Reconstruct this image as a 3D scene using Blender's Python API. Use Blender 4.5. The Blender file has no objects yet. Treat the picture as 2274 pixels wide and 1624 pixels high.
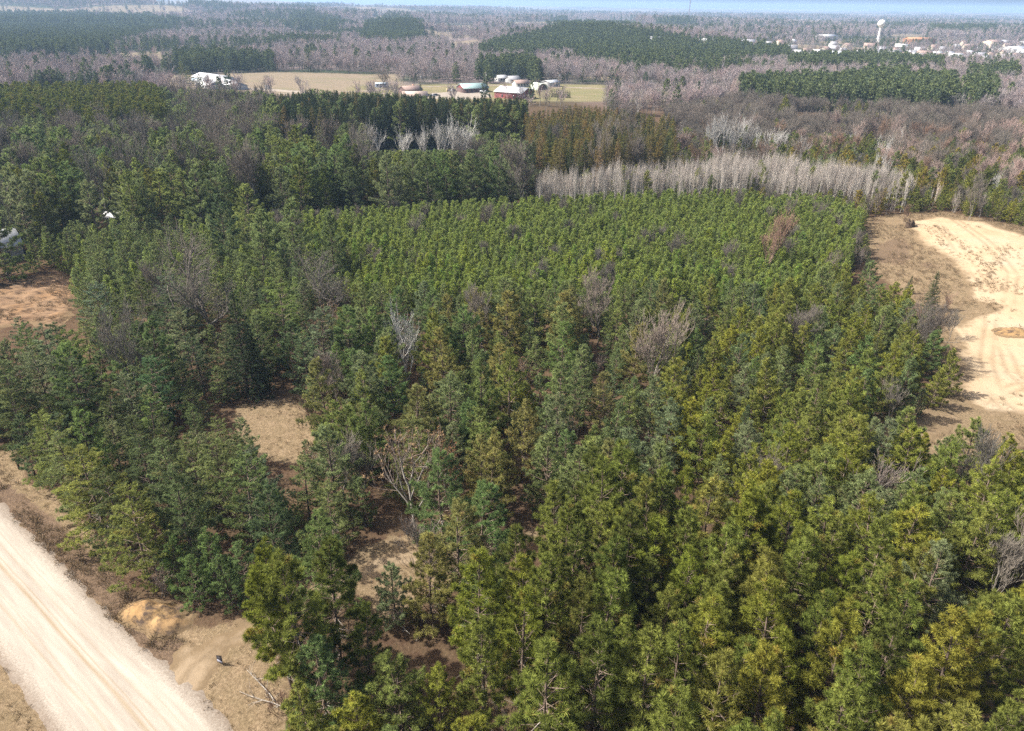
import bpy, math, random
import numpy as np
from mathutils import Matrix, Vector

random.seed(7)
RNG = np.random.default_rng(11)
SC = bpy.context.scene
COL = SC.collection

# ------------------------------------------------------------------ camera
FPX, CAM_H = 1624.0, 55.0                       # focal length in units of a 2274 px wide frame, drone height in metres
PITCH = math.atan((812 - 14) / FPX)
ROLL = math.radians(0.67)
_R = np.array([1.0, 0, 0]); _F = np.array([0, math.cos(PITCH), -math.sin(PITCH)]); _U = np.array([0, math.sin(PITCH), math.cos(PITCH)])
CR = math.cos(ROLL) * _R + math.sin(ROLL) * _U
CU = math.cos(ROLL) * _U - math.sin(ROLL) * _R
cam_d = bpy.data.cameras.new('camera')
cam_d.sensor_width = 36.0
cam_d.lens = FPX / 2274.0 * 36.0
cam_d.clip_start = 0.5
cam_d.clip_end = 60000
cam = bpy.data.objects.new('camera', cam_d)
COL.objects.link(cam)
M = Matrix(((CR[0], CU[0], -_F[0], 0), (CR[1], CU[1], -_F[1], 0), (CR[2], CU[2], -_F[2], CAM_H), (0, 0, 0, 1)))
cam.matrix_world = M
SC.camera = cam

# ------------------------------------------------------------------ sky, sun, exposure
SUN_AZ = math.atan2(-1.0, 0.02)                 # sun stands to the left, slightly ahead of the camera (angle from +Y towards +X)
SUN_EL = math.radians(47)
world = bpy.data.worlds.new('World')
SC.world = world
world.use_nodes = True
wn = world.node_tree.nodes
bg = wn['Background']
sky = wn.new('ShaderNodeTexSky')
sky.sky_type = 'NISHITA'
sky.sun_disc = False
sky.sun_elevation = SUN_EL
sky.sun_rotation = SUN_AZ
sky.altitude = 250
sky.air_density = 0.8
sky.dust_density = 8.0
sky.ozone_density = 1.5
world.node_tree.links.new(sky.outputs[0], bg.inputs[0])
bg.inputs[1].default_value = 0.115
sun_d = bpy.data.lights.new('sun', 'SUN')
sun_d.energy = 4.9
sun_d.angle = math.radians(0.5)
sun_d.color = (1.0, 0.955, 0.88)
sun = bpy.data.objects.new('sun', sun_d)
COL.objects.link(sun)
_s = Vector((math.sin(SUN_AZ) * math.cos(SUN_EL), math.cos(SUN_AZ) * math.cos(SUN_EL), math.sin(SUN_EL)))
sun.rotation_euler = (-_s).to_track_quat('-Z', 'Y').to_euler()
sun.location = (-60, 20, 90)
SC.view_settings.view_transform = 'Standard'
SC.view_settings.look = 'None'
SC.view_settings.exposure = 0.95
SC.view_settings.gamma = 1.0
SC.view_settings.use_curve_mapping = False
cy = SC.cycles
cy.max_bounces = 5
cy.diffuse_bounces = 3
cy.glossy_bounces = 1
cy.transmission_bounces = 2
cy.transparent_max_bounces = 4
cy.volume_bounces = 1
cy.use_denoising = False
cy.use_adaptive_sampling = False
cy.sample_clamp_indirect = 4.0

# ------------------------------------------------------------------ noise, terrain, projection
def _hash(ix, iy, seed):
    with np.errstate(over='ignore'):
        h = (ix.astype(np.int64) * 374761393 + iy.astype(np.int64) * 668265263 + seed * 974634541) & 0x7FFFFFFF
        h = ((h ^ (h >> 13)) * 1274126177) & 0x7FFFFFFF
        h = (h ^ (h >> 16)) & 0x7FFFFFFF
    return h / float(0x7FFFFFFF)

def vnoise(x, y, s, seed=0):
    x = np.asarray(x, float) / s; y = np.asarray(y, float) / s
    ix = np.floor(x); iy = np.floor(y)
    fx = x - ix; fy = y - iy
    fx = fx * fx * (3 - 2 * fx); fy = fy * fy * (3 - 2 * fy)
    ix = ix.astype(np.int64); iy = iy.astype(np.int64)
    a = _hash(ix, iy, seed); b = _hash(ix + 1, iy, seed); c = _hash(ix, iy + 1, seed); d = _hash(ix + 1, iy + 1, seed)
    return (a * (1 - fx) + b * fx) * (1 - fy) + (c * (1 - fx) + d * fx) * fy

def fbm(x, y, s, seed=0, o=3):
    v, a, t = 0, 1.0, 0
    for k in range(o):
        v = v + a * vnoise(x, y, s / 2 ** k, seed + k * 17); t += a; a *= 0.5
    return v / t

def sstep(a, b, x):
    t = np.clip((x - a) / (b - a), 0, 1)
    return t * t * (3 - 2 * t)

HILLS = [  # x, y, rx, ry, height: wooded knolls and far ridges
    (128, 172, 42, 62, 4.0),            # the sandy hill
    (-205, 1500, 85, 90, 17), (150, 1330, 190, 240, 17), (330, 1150, 150, 150, 8),
    (-1500, 3000, 1000, 420, 46), (-2600, 2600, 800, 600, 50), (-620, 2300, 420, 260, 17), (-900, 4600, 900, 500, 42),
    (-350, 5600, 700, 450, 40), (-2900, 7600, 1700, 900, 78), (700, 4200, 900, 300, 12), (300, 2600, 420, 220, 16),
    (-5200, 9500, 3000, 1500, 60), (2600, 5600, 1300, 500, 16), (-40, 7600, 900, 500, 22), (5000, 9000, 2500, 900, 26), (1500, 10500, 2500, 900, 24),
]

def gh(x, y):
    x = np.asarray(x, float); y = np.asarray(y, float)
    z = (fbm(x, y, 45, 3, 2) - 0.5) * 0.9
    for hx, hy, rx, ry, h in HILLS:
        z = z + h * np.exp(-(((x - hx) / rx) ** 2 + ((y - hy) / ry) ** 2))
    far = sstep(1200, 4000, y)
    z = z + far * (fbm(x, y, 900, 31, 3) - 0.5) * 34
    z = z + sstep(6000, 14000, y) * (44 + (fbm(x, y, 2600, 47, 2) - 0.5) * 34)
    return z

def proj(P):
    P = np.asarray(P, float); d = P - np.array([0, 0, CAM_H])
    w = np.maximum(d @ _F, 1e-3)
    return 1137 + FPX * (d @ CR) / w, 812 - FPX * (d @ CU) / w, w

def at(px, py, up=0.0):
    """Ground point seen at a picture position (2274 px wide frame)."""
    d = (px - 1137) / FPX * CR + (812 - py) / FPX * CU + _F
    z = 0.0
    for _ in range(12):
        t = (CAM_H - z - up) / -d[2]
        x, y = d[0] * t, d[1] * t
        z = 0.5 * z + 0.5 * float(gh(x, y))
    return np.array([x, y, float(gh(x, y))])

def at_dist(px, Y):
    d = (px - 1137) / FPX * CR + math.tan(PITCH) * CU + _F
    x = d[0] / d[1] * Y
    return np.array([x, Y, float(gh(x, Y))])

def inside(px, py, poly):
    px = np.asarray(px, float); py = np.asarray(py, float)
    r = np.zeros(px.shape, bool); n = len(poly); j = n - 1
    for i in range(n):
        xi, yi = poly[i]; xj, yj = poly[j]
        if yi != yj:
            c = ((yi > py) != (yj > py)) & (px < (xj - xi) * (py - yi) / (yj - yi) + xi)
            r ^= c
        j = i
    return r

def sdf_poly(x, y, poly):
    """Signed distance, positive inside, to a world polygon."""
    d = np.full(np.shape(x), 1e9); n = len(poly)
    for i in range(n):
        d = np.minimum(d, seg_dist(x, y, poly[i], poly[(i + 1) % n]))
    return np.where(inside(x, y, poly), d, -d)

def seg_dist(x, y, a, b):
    ax, ay = a[0], a[1]; vx, vy = b[0] - ax, b[1] - ay
    t = np.clip(((x - ax) * vx + (y - ay) * vy) / (vx * vx + vy * vy + 1e-9), 0, 1)
    return np.hypot(x - ax - t * vx, y - ay - t * vy)

def line_dist(x, y, pts):
    d = np.full(np.shape(x), 1e9)
    for a, b in zip(pts, pts[1:]):
        d = np.minimum(d, seg_dist(x, y, a, b))
    return d

def W(poly):
    return [tuple(at(px, py)[:2]) for px, py in poly]

# ------------------------------------------------------------------ materials
MAT = {}

def newmat(name):
    m = bpy.data.materials.new(name); m.use_nodes = True
    nt = m.node_tree; nt.nodes.clear()
    out = nt.nodes.new('ShaderNodeOutputMaterial')
    MAT[name] = m
    return m, nt, out

def nd(nt, typ, **kw):
    n = nt.nodes.new(typ)
    for k, v in kw.items():
        if k.startswith('in_'):
            n.inputs[int(k[3:])].default_value = v
        else:
            setattr(n, k, v)
    return n

def lk(nt, a, b):
    nt.links.new(a, b)

def mixc(nt, fac, a, b, mode='MIX'):
    m = nt.nodes.new('ShaderNodeMix'); m.data_type = 'RGBA'; m.blend_type = mode
    for s, v in ((m.inputs[0], fac), (m.inputs[6], a), (m.inputs[7], b)):
        if isinstance(v, (int, float)): s.default_value = v
        elif isinstance(v, tuple): s.default_value = v if len(v) == 4 else (*v, 1)
        else: nt.links.new(v, s)
    return m.outputs[2]

def ramp(nt, fac, *stops):
    r = nt.nodes.new('ShaderNodeValToRGB')
    while len(r.color_ramp.elements) < len(stops): r.color_ramp.elements.new(0.5)
    for e, (p, c) in zip(r.color_ramp.elements, stops):
        e.position = p; e.color = (*c, 1) if len(c) == 3 else c
    nt.links.new(fac, r.inputs[0])
    return r.outputs[0]

def noise(nt, scale, detail=3.0, rough=0.55, vec=None, dist=0.0):
    n = nt.nodes.new('ShaderNodeTexNoise')
    n.inputs['Scale'].default_value = scale; n.inputs['Detail'].default_value = detail
    n.inputs['Roughness'].default_value = rough; n.inputs['Distortion'].default_value = dist
    if vec is not None: nt.links.new(vec, n.inputs['Vector'])
    return n.outputs[0]

def math_(nt, op, a, b=0.0, c=0.0):
    n = nt.nodes.new('ShaderNodeMath'); n.operation = op
    for s, v in zip(n.inputs, (a, b, c)):
        if isinstance(v, (int, float)): s.default_value = v
        else: nt.links.new(v, s)
    return n.outputs[0]

def needle_mat(name, c1, c2, c3, trans=0.28, tan=(0.16, 0.11, 0.05), tanf=0.05):
    """Needles: hue wanders from tree to tree (object random) and from spray to spray (tone attribute)."""
    m, nt, out = newmat(name)
    if name.startswith('needles'):
        k = (1.06, 1.08, 1.02) if 'red' in name else (1.32, 1.32, 1.25) if 'jack' in name else (1.66, 1.52, 1.45)
        c1, c2, c3 = [tuple(a * b for a, b in zip(c, k)) for c in (c1, c2, c3)]
    oi = nt.nodes.new('ShaderNodeObjectInfo')
    at_ = nd(nt, 'ShaderNodeAttribute', attribute_name='tone')
    col = ramp(nt, oi.outputs['Random'], (0.0, c1), (0.5, c2), (1.0, c3))
    br = math_(nt, 'MULTIPLY_ADD', at_.outputs['Fac'], 1.5, 0.32)
    hsv = nd(nt, 'ShaderNodeHueSaturation')
    lk(nt, br, hsv.inputs['Value']); lk(nt, col, hsv.inputs['Color'])
    tanm = math_(nt, 'GREATER_THAN', at_.outputs['Fac'], 1.0 - tanf)
    c = mixc(nt, math_(nt, 'MULTIPLY', tanm, 0.75), hsv.outputs[0], tan)
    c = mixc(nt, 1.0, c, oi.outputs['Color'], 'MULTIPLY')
    d = nd(nt, 'ShaderNodeBsdfDiffuse'); t = nd(nt, 'ShaderNodeBsdfTranslucent')
    lk(nt, c, d.inputs[0]); lk(nt, c, t.inputs[0])
    mx = nd(nt, 'ShaderNodeMixShader', in_0=trans)
    lk(nt, d.outputs[0], mx.inputs[1]); lk(nt, t.outputs[0], mx.inputs[2]); lk(nt, mx.outputs[0], out.inputs[0])
    return m

def bark_mat(name, c1, c2, scale=3.0, tint=True):
    m, nt, out = newmat(name)
    tc = nt.nodes.new('ShaderNodeTexCoord')
    n = noise(nt, scale, 3, 0.6, tc.outputs['Object'])
    c = ramp(nt, n, (0.3, c1), (0.7, c2))
    if tint:
        oi = nt.nodes.new('ShaderNodeObjectInfo')
        c = mixc(nt, 1.0, c, oi.outputs['Color'], 'MULTIPLY')
        h = nd(nt, 'ShaderNodeHueSaturation')
        lk(nt, math_(nt, 'MULTIPLY_ADD', oi.outputs['Random'], 0.6, 0.7), h.inputs['Value']); lk(nt, c, h.inputs['Color'])
        c = h.outputs[0]
    d = nd(nt, 'ShaderNodeBsdfDiffuse'); lk(nt, c, d.inputs[0]); lk(nt, d.outputs[0], out.inputs[0])
    return m

def twig_mat(name, *cols):
    """Bare twigs whose colour goes from tree to tree."""
    m, nt, out = newmat(name)
    oi = nt.nodes.new('ShaderNodeObjectInfo')
    c = ramp(nt, oi.outputs['Random'], *[(i / (len(cols) - 1), k) for i, k in enumerate(cols)])
    c = mixc(nt, 1.0, c, oi.outputs['Color'], 'MULTIPLY')
    d = nd(nt, 'ShaderNodeBsdfDiffuse'); lk(nt, c, d.inputs[0]); lk(nt, d.outputs[0], out.inputs[0])
    return m

def plain_mat(name, c, rough=0.8, var=0.15, scale=1.5, metal=0.0):
    m, nt, out = newmat(name)
    tc = nt.nodes.new('ShaderNodeTexCoord')
    n = noise(nt, scale, 4, 0.6, tc.outputs['Object'])
    lo = tuple(v * (1 - var) for v in c); hi = tuple(min(1, v * (1 + var)) for v in c)
    col = ramp(nt, n, (0.3, lo), (0.7, hi))
    b = nd(nt, 'ShaderNodeBsdfPrincipled')
    b.inputs['Roughness'].default_value = rough; b.inputs['Metallic'].default_value = metal
    lk(nt, col, b.inputs['Base Color']); lk(nt, b.outputs[0], out.inputs[0])
    return m

needle_mat('needles_red_pine', (0.178, 0.189, 0.046), (0.152, 0.183, 0.043), (0.217, 0.205, 0.053), 0.30, (0.22, 0.14, 0.05), 0.07)
needle_mat('needles_scots', (0.128, 0.168, 0.080), (0.147, 0.189, 0.074), (0.109, 0.157, 0.072), 0.42, (0.17, 0.13, 0.07), 0.05)
needle_mat('needles_jack', (0.174, 0.198, 0.056), (0.205, 0.211, 0.050), (0.152, 0.192, 0.068), 0.42, (0.20, 0.14, 0.06), 0.05)
needle_mat('needles_white_pine', (0.116, 0.162, 0.076), (0.148, 0.175, 0.066), (0.099, 0.152, 0.083), 0.42, (0.18, 0.13, 0.06), 0.06)
needle_mat('needles_spruce', (0.044, 0.068, 0.034), (0.055, 0.073, 0.031), (0.039, 0.060, 0.034), 0.18, (0.10, 0.07, 0.04), 0.04)
needle_mat('needles_young', (0.150, 0.207, 0.061), (0.170, 0.221, 0.058), (0.139, 0.190, 0.071), 0.42, (0.17, 0.13, 0.06), 0.03)
needle_mat('needles_larch', (0.125, 0.105, 0.045), (0.095, 0.105, 0.040), (0.150, 0.112, 0.055), 0.30, (0.16, 0.11, 0.06), 0.10)
needle_mat('needles_far', (0.075, 0.105, 0.051), (0.090, 0.117, 0.048), (0.069, 0.099, 0.057), 0.2, (0.10, 0.08, 0.05), 0.03)
needle_mat('dead_leaves', (0.21, 0.145, 0.085), (0.17, 0.12, 0.07), (0.22, 0.14, 0.09), 0.3, (0.27, 0.19, 0.11), 0.2)
needle_mat('dry_grass_blades', (0.20, 0.150, 0.088), (0.165, 0.12, 0.07), (0.24, 0.18, 0.105), 0.25, (0.20, 0.14, 0.08), 0.15)
needle_mat('weed_stems', (0.16, 0.12, 0.075), (0.20, 0.14, 0.085), (0.13, 0.105, 0.06), 0.2, (0.10, 0.08, 0.05), 0.2)
bark_mat('bark_pine', (0.10, 0.078, 0.060), (0.22, 0.165, 0.13), 2.5)
bark_mat('bark_spruce', (0.05, 0.042, 0.035), (0.11, 0.09, 0.075), 2.5)
bark_mat('bark_grey', (0.14, 0.128, 0.11), (0.30, 0.275, 0.24), 2.0)
bark_mat('bark_white', (0.36, 0.35, 0.325), (0.52, 0.505, 0.47), 1.6)
bark_mat('bark_aspen', (0.44, 0.42, 0.37), (0.62, 0.59, 0.53), 1.2)
bark_mat('dead_wood', (0.20, 0.18, 0.155), (0.36, 0.33, 0.29), 2.0)
bark_mat('stump_wood', (0.035, 0.026, 0.020), (0.12, 0.085, 0.06), 1.8)
twig_mat('twigs_grey', (0.15, 0.135, 0.115), (0.19, 0.16, 0.135), (0.17, 0.155, 0.13))
twig_mat('twigs_far', (0.31, 0.255, 0.250), (0.27, 0.245, 0.25), (0.37, 0.29, 0.265), (0.26, 0.245, 0.225), (0.36, 0.265, 0.265))
twig_mat('twigs_aspen', (0.36, 0.32, 0.28), (0.44, 0.405, 0.36), (0.38, 0.33, 0.29))
twig_mat('twigs_brush', (0.22, 0.175, 0.145), (0.18, 0.145, 0.125), (0.26, 0.22, 0.19))

def ground_mat():
    m, nt, out = newmat('ground_cover')
    geo = nt.nodes.new('ShaderNodeNewGeometry'); P = geo.outputs['Position']
    A = lambda s: nd(nt, 'ShaderNodeAttribute', attribute_name=s).outputs['Fac']
    fine = noise(nt, 3.2, 5, 0.7, P); mid = noise(nt, 0.55, 4, 0.6, P); big = noise(nt, 0.09, 3, 0.5, P); grit = noise(nt, 11.0, 3, 0.7, P)
    litter = ramp(nt, fine, (0.25, (0.042, 0.027, 0.018)), (0.55, (0.088, 0.056, 0.036)), (0.8, (0.17, 0.115, 0.078)))
    litter = mixc(nt, math_(nt, 'MULTIPLY', ramp(nt, mid, (0.4, (0, 0, 0)), (0.7, (1, 1, 1))), 0.6), litter, (0.13, 0.095, 0.055))
    grass = ramp(nt, fine, (0.25, (0.10, 0.070, 0.043)), (0.5, (0.20, 0.146, 0.09)), (0.75, (0.31, 0.235, 0.15)))
    grass = mixc(nt, ramp(nt, mid, (0.35, (0, 0, 0)), (0.75, (0.55, 0.55, 0.55))), grass, (0.115, 0.090, 0.047))
    grass = mixc(nt, ramp(nt, grit, (0.60, (0, 0, 0)), (0.72, (0.8, 0.8, 0.8))), grass, (0.062, 0.044, 0.028))
    brush = ramp(nt, fine, (0.3, (0.065, 0.044, 0.031)), (0.7, (0.165, 0.115, 0.078)))
    field = ramp(nt, noise(nt, 0.035, 4, 0.6, P), (0.3, (0.165, 0.138, 0.098)), (0.5, (0.20, 0.160, 0.115)), (0.7, (0.155, 0.142, 0.085)))
    lawn = ramp(nt, noise(nt, 0.06, 3, 0.5, P), (0.3, (0.145, 0.140, 0.065)), (0.7, (0.19, 0.16, 0.095)))
    fw = noise(nt, 0.004, 5, 0.65, P); fw2 = noise(nt, 0.02, 4, 0.7, P)
    wood = ramp(nt, fw2, (0.3, (0.10, 0.080, 0.075)), (0.7, (0.22, 0.175, 0.165)))
    wood = mixc(nt, ramp(nt, fw, (0.46, (0, 0, 0)), (0.54, (0.95, 0.95, 0.95))), wood, (0.035, 0.050, 0.028))
    wood = mixc(nt, ramp(nt, noise(nt, 0.0021, 4, 0.6, P), (0.60, (0, 0, 0)), (0.63, (0.9, 0.9, 0.9))), wood, (0.21, 0.17, 0.11))
    c = mixc(nt, A('far'), litter, wood)
    c = mixc(nt, A('field'), c, field)
    c = mixc(nt, A('lawn'), c, lawn)
    g = math_(nt, 'SMOOTH_MAX', 0.0, math_(nt, 'MULTIPLY_ADD', math_(nt, 'SUBTRACT', mid, 0.5), 1.3, A('grass')), 0.05)
    g = ramp(nt, g, (0.35, (0, 0, 0)), (0.6, (1, 1, 1)))
    c = mixc(nt, g, c, grass)
    b = math_(nt, 'MULTIPLY_ADD', math_(nt, 'SUBTRACT', fine, 0.5), 1.2, A('brush'))
    c = mixc(nt, ramp(nt, b, (0.4, (0, 0, 0)), (0.65, (0.9, 0.9, 0.9))), c, brush)
    d = nd(nt, 'ShaderNodeBsdfDiffuse'); lk(nt, c, d.inputs[0])
    bump = nd(nt, 'ShaderNodeBump'); bump.inputs['Strength'].default_value = 0.6; bump.inputs['Distance'].default_value = 0.25
    lk(nt, fine, bump.inputs['Height']); lk(nt, bump.outputs[0], d.inputs['Normal'])
    lk(nt, d.outputs[0], out.inputs[0])
    return m

def road_mat():
    m, nt, out = newmat('gravel_road')
    geo = nt.nodes.new('ShaderNodeNewGeometry'); P = geo.outputs['Position']
    cr = nd(nt, 'ShaderNodeAttribute', attribute_name='cross').outputs['Fac']
    al = nd(nt, 'ShaderNodeAttribute', attribute_name='along').outputs['Fac']
    cmb = nd(nt, 'ShaderNodeCombineXYZ'); lk(nt, math_(nt, 'MULTIPLY', cr, 9.0), cmb.inputs[0]); lk(nt, math_(nt, 'MULTIPLY', al, 0.07), cmb.inputs[1])
    streak = noise(nt, 1.3, 5, 0.7, cmb.outputs[0])
    streak2 = noise(nt, 4.5, 3, 0.6, cmb.outputs[0])
    fine = noise(nt, 6, 5, 0.7, P); big = noise(nt, 0.25, 3, 0.5, P)
    c = ramp(nt, streak, (0.3, (0.265, 0.23, 0.19)), (0.7, (0.38, 0.34, 0.285)))
    wob = math_(nt, 'MULTIPLY_ADD', math_(nt, 'SUBTRACT', noise(nt, 0.05, 2, 0.5, P), 0.5), 0.10, cr)
    for pos, wdt, amt in ((0.30, 0.022, 0.55), (0.53, 0.030, 0.9), (0.575, 0.012, 0.6), (0.36, 0.012, 0.35), (0.66, 0.018, 0.35), (0.73, 0.010, 0.3)):
        t = math_(nt, 'ABSOLUTE', math_(nt, 'SUBTRACT', wob, pos))
        f = math_(nt, 'MULTIPLY', math_(nt, 'SUBTRACT', 1.0, math_(nt, 'SMOOTHSTEP', t, 0.0, wdt) if False else math_(nt, 'MINIMUM', math_(nt, 'DIVIDE', t, wdt), 1.0)), amt)
        f = math_(nt, 'MULTIPLY', f, math_(nt, 'MULTIPLY_ADD', streak2, 1.2, 0.15))
        c = mixc(nt, f, c, (0.235, 0.175, 0.105))
    c = mixc(nt, ramp(nt, fine, (0.55, (0, 0, 0)), (0.8, (0.45, 0.45, 0.45))), c, (0.26, 0.22, 0.175))
    edge = math_(nt, 'MULTIPLY', math_(nt, 'ABSOLUTE', math_(nt, 'SUBTRACT', cr, 0.5)), 2.0)
    e = math_(nt, 'MULTIPLY_ADD', math_(nt, 'SUBTRACT', fine, 0.5), 0.7, edge)
    c = mixc(nt, ramp(nt, e, (0.66, (0, 0, 0)), (0.96, (0.9, 0.9, 0.9))), c, (0.165, 0.13, 0.10))
    d = nd(nt, 'ShaderNodeBsdfDiffuse'); lk(nt, c, d.inputs[0])
    bump = nd(nt, 'ShaderNodeBump'); bump.inputs['Strength'].default_value = 0.35; bump.inputs['Distance'].default_value = 0.08
    lk(nt, math_(nt, 'ADD', fine, streak), bump.inputs['Height']); lk(nt, bump.outputs[0], d.inputs['Normal'])
    lk(nt, d.outputs[0], out.inputs[0])

def sand_mat(name, c1, c2, c3, dark=(0.26, 0.19, 0.12), amt=0.5, stretch=None, rot=0.0, thr=0.56):
    m, nt, out = newmat(name)
    geo = nt.nodes.new('ShaderNodeNewGeometry'); P = geo.outputs['Position']
    if stretch:
        mp = nd(nt, 'ShaderNodeMapping'); mp.inputs['Rotation'].default_value[2] = rot; mp.inputs['Scale'].default_value = stretch
        lk(nt, P, mp.inputs[0]); SV = mp.outputs[0]
    else: SV = P
    n1 = noise(nt, 0.10, 4, 0.6, P); n2 = noise(nt, 0.8, 5, 0.7, SV); n3 = noise(nt, 5, 4, 0.7, P)
    c = ramp(nt, n1, (0.3, c1), (0.5, c2), (0.7, c3))
    c = mixc(nt, ramp(nt, n2, (thr, (0, 0, 0)), (thr + .16, (amt, amt, amt))), c, dark)
    c = mixc(nt, ramp(nt, n3, (0.62, (0, 0, 0)), (0.75, (0.4, 0.4, 0.4))), c, dark)
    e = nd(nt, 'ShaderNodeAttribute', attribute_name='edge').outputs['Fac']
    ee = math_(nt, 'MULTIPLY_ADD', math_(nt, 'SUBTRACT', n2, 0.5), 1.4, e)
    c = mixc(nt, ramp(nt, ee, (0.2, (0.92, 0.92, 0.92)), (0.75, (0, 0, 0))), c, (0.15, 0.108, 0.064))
    c = mixc(nt, math_(nt, 'MULTIPLY', nd(nt, 'ShaderNodeAttribute', attribute_name='rut').outputs['Fac'], math_(nt, 'MULTIPLY_ADD', n3, 1.4, -0.1)), c, dark)
    d = nd(nt, 'ShaderNodeBsdfDiffuse'); lk(nt, c, d.inputs[0])
    bump = nd(nt, 'ShaderNodeBump'); bump.inputs['Strength'].default_value = 0.6; bump.inputs['Distance'].default_value = 0.2
    lk(nt, n2, bump.inputs['Height']); lk(nt, bump.outputs[0], d.inputs['Normal'])
    lk(nt, d.outputs[0], out.inputs[0])

ground_mat(); road_mat()
sand_mat('pale_sand', (0.33, 0.24, 0.147), (0.375, 0.287, 0.185), (0.36, 0.293, 0.205), (0.165, 0.115, 0.07), 0.7)
sand_mat('dug_sand', (0.265, 0.160, 0.072), (0.31, 0.205, 0.10), (0.20, 0.115, 0.06), (0.075, 0.055, 0.042), 1.0, thr=0.47)
sand_mat('scraped_dirt', (0.19, 0.118, 0.07), (0.225, 0.15, 0.092), (0.21, 0.122, 0.06), (0.065, 0.044, 0.031), 1.0, (0.35, 1.6, 1), 0.55, thr=0.5)
sand_mat('track_sand', (0.225, 0.168, 0.108), (0.25, 0.19, 0.125), (0.20, 0.145, 0.09), (0.13, 0.095, 0.058), 0.7)
sand_mat('lane_gravel', (0.25, 0.215, 0.18), (0.28, 0.245, 0.205), (0.225, 0.19, 0.155), (0.18, 0.145, 0.105), 0.4)
for n_, c_, r_ in (('white_paint', (0.52, 0.52, 0.51), .6), ('white_metal', (0.54, 0.54, 0.54), .45), ('seafoam_metal', (0.30, 0.42, 0.39), .45), ('barn_red', (0.19, 0.045, 0.045), .7),
                   ('brown_shingle', (0.27, 0.19, 0.16), .9), ('tan_shingle', (0.42, 0.32, 0.26), .9), ('grey_shingle', (0.30, 0.30, 0.32), .9), ('dark_shingle', (0.10, 0.10, 0.11), .9),
                   ('slate_blue', (0.16, 0.20, 0.28), .7), ('dark_brown_wall', (0.12, 0.075, 0.065), .8), ('pale_blue', (0.42, 0.52, 0.60), .6), ('cream_wall', (0.62, 0.55, 0.42), .7),
                   ('grey_wall', (0.38, 0.38, 0.38), .7), ('grey_metal', (0.48, 0.50, 0.53), .4), ('brick_wall', (0.36, 0.18, 0.12), .85), ('dark_glass', (0.03, 0.035, 0.04), .15), ('black_plastic', (0.012, 0.010, 0.014), .5),
                   ('sign_grey', (0.22, 0.23, 0.28), .5), ('rubber', (0.02, 0.02, 0.02), .8), ('car_dark', (0.02, 0.022, 0.03), .3), ('car_white', (0.7, 0.7, 0.7), .3), ('hay', (0.42, 0.33, 0.19), .9), ('wrap_white', (0.75, 0.75, 0.73), .5),
                   ('tank_cream', (0.80, 0.79, 0.72), .5), ('mast_steel', (0.16, 0.10, 0.10), .6), ('pole_wood', (0.30, 0.25, 0.20), .9), ('teal_trim', (0.20, 0.42, 0.42), .5), ('pale_green_metal', (0.62, 0.68, 0.55), .5), ('rust_wall', (0.40, 0.20, 0.10), .8)):
    plain_mat(n_, c_, r_)

# ------------------------------------------------------------------ mesh helpers
def mesh(name, parts, attrs=None):
    """parts: list of (V, tris or quads, material name). Optional float attributes per vertex."""
    vs, ls, starts, mi, mats, off, lo = [], [], [], [], [], 0, 0
    tone = []
    for p in parts:
        V, Fc, mn = p[0], np.asarray(p[1]), p[2]
        if len(V) == 0 or len(Fc) == 0: continue
        if mn not in mats: mats.append(mn)
        vs.append(V); k = Fc.shape[1]
        ls.append((Fc + off).ravel())
        starts.append(np.arange(len(Fc)) * k + lo)
        mi.append(np.full(len(Fc), mats.index(mn)))
        tone.append(p[3] if len(p) > 3 else np.full(len(V), 0.5))
        off += len(V); lo += Fc.size
    me = bpy.data.meshes.new(name)
    V = np.concatenate(vs); L = np.concatenate(ls).astype(np.int32); S = np.concatenate(starts).astype(np.int32); I = np.concatenate(mi).astype(np.int32)
    me.vertices.add(len(V)); me.vertices.foreach_set('co', V.astype(np.float32).ravel())
    me.loops.add(len(L)); me.loops.foreach_set('vertex_index', L)
    me.polygons.add(len(S)); me.polygons.foreach_set('loop_start', S)
    me.polygons.foreach_set('material_index', I)
    for n in mats: me.materials.append(MAT[n])
    if any(len(p) > 3 for p in parts):
        a = me.attributes.new('tone', 'FLOAT', 'POINT'); a.data.foreach_set('value', np.concatenate(tone).astype(np.float32))
    for k, v in (attrs or {}).items():
        a = me.attributes.new(k, 'FLOAT', 'POINT'); a.data.foreach_set('value', np.asarray(v, np.float32).ravel())
    me.update(calc_edges=True)
    return me

def unit(v):
    return v / np.maximum(np.linalg.norm(v, axis=-1, keepdims=True), 1e-9)

def tubes(P0, P1, R0, R1, k=3):
    P0, P1 = np.asarray(P0, float), np.asarray(P1, float); R0, R1 = np.asarray(R0, float), np.asarray(R1, float)
    n = len(P0); d = unit(P1 - P0)
    ref = np.where(np.abs(d[:, 2:3]) > 0.9, np.array([[1.0, 0, 0]]), np.array([[0, 0, 1.0]]))
    a = unit(np.cross(d, ref)); b = np.cross(d, a)
    ang = np.arange(k) / k * 2 * np.pi
    ring = a[:, None, :] * np.cos(ang)[None, :, None] + b[:, None, :] * np.sin(ang)[None, :, None]
    V = np.concatenate([P0[:, None] + ring * R0[:, None, None], P1[:, None] + ring * R1[:, None, None]], 1).reshape(-1, 3)
    j = np.arange(k); jn = (j + 1) % k
    q = np.stack([j, jn, jn + k, j + k], 1)
    Fc = (q[None] + (np.arange(n) * 2 * k)[:, None, None]).reshape(-1, 4)
    return V, Fc

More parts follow.
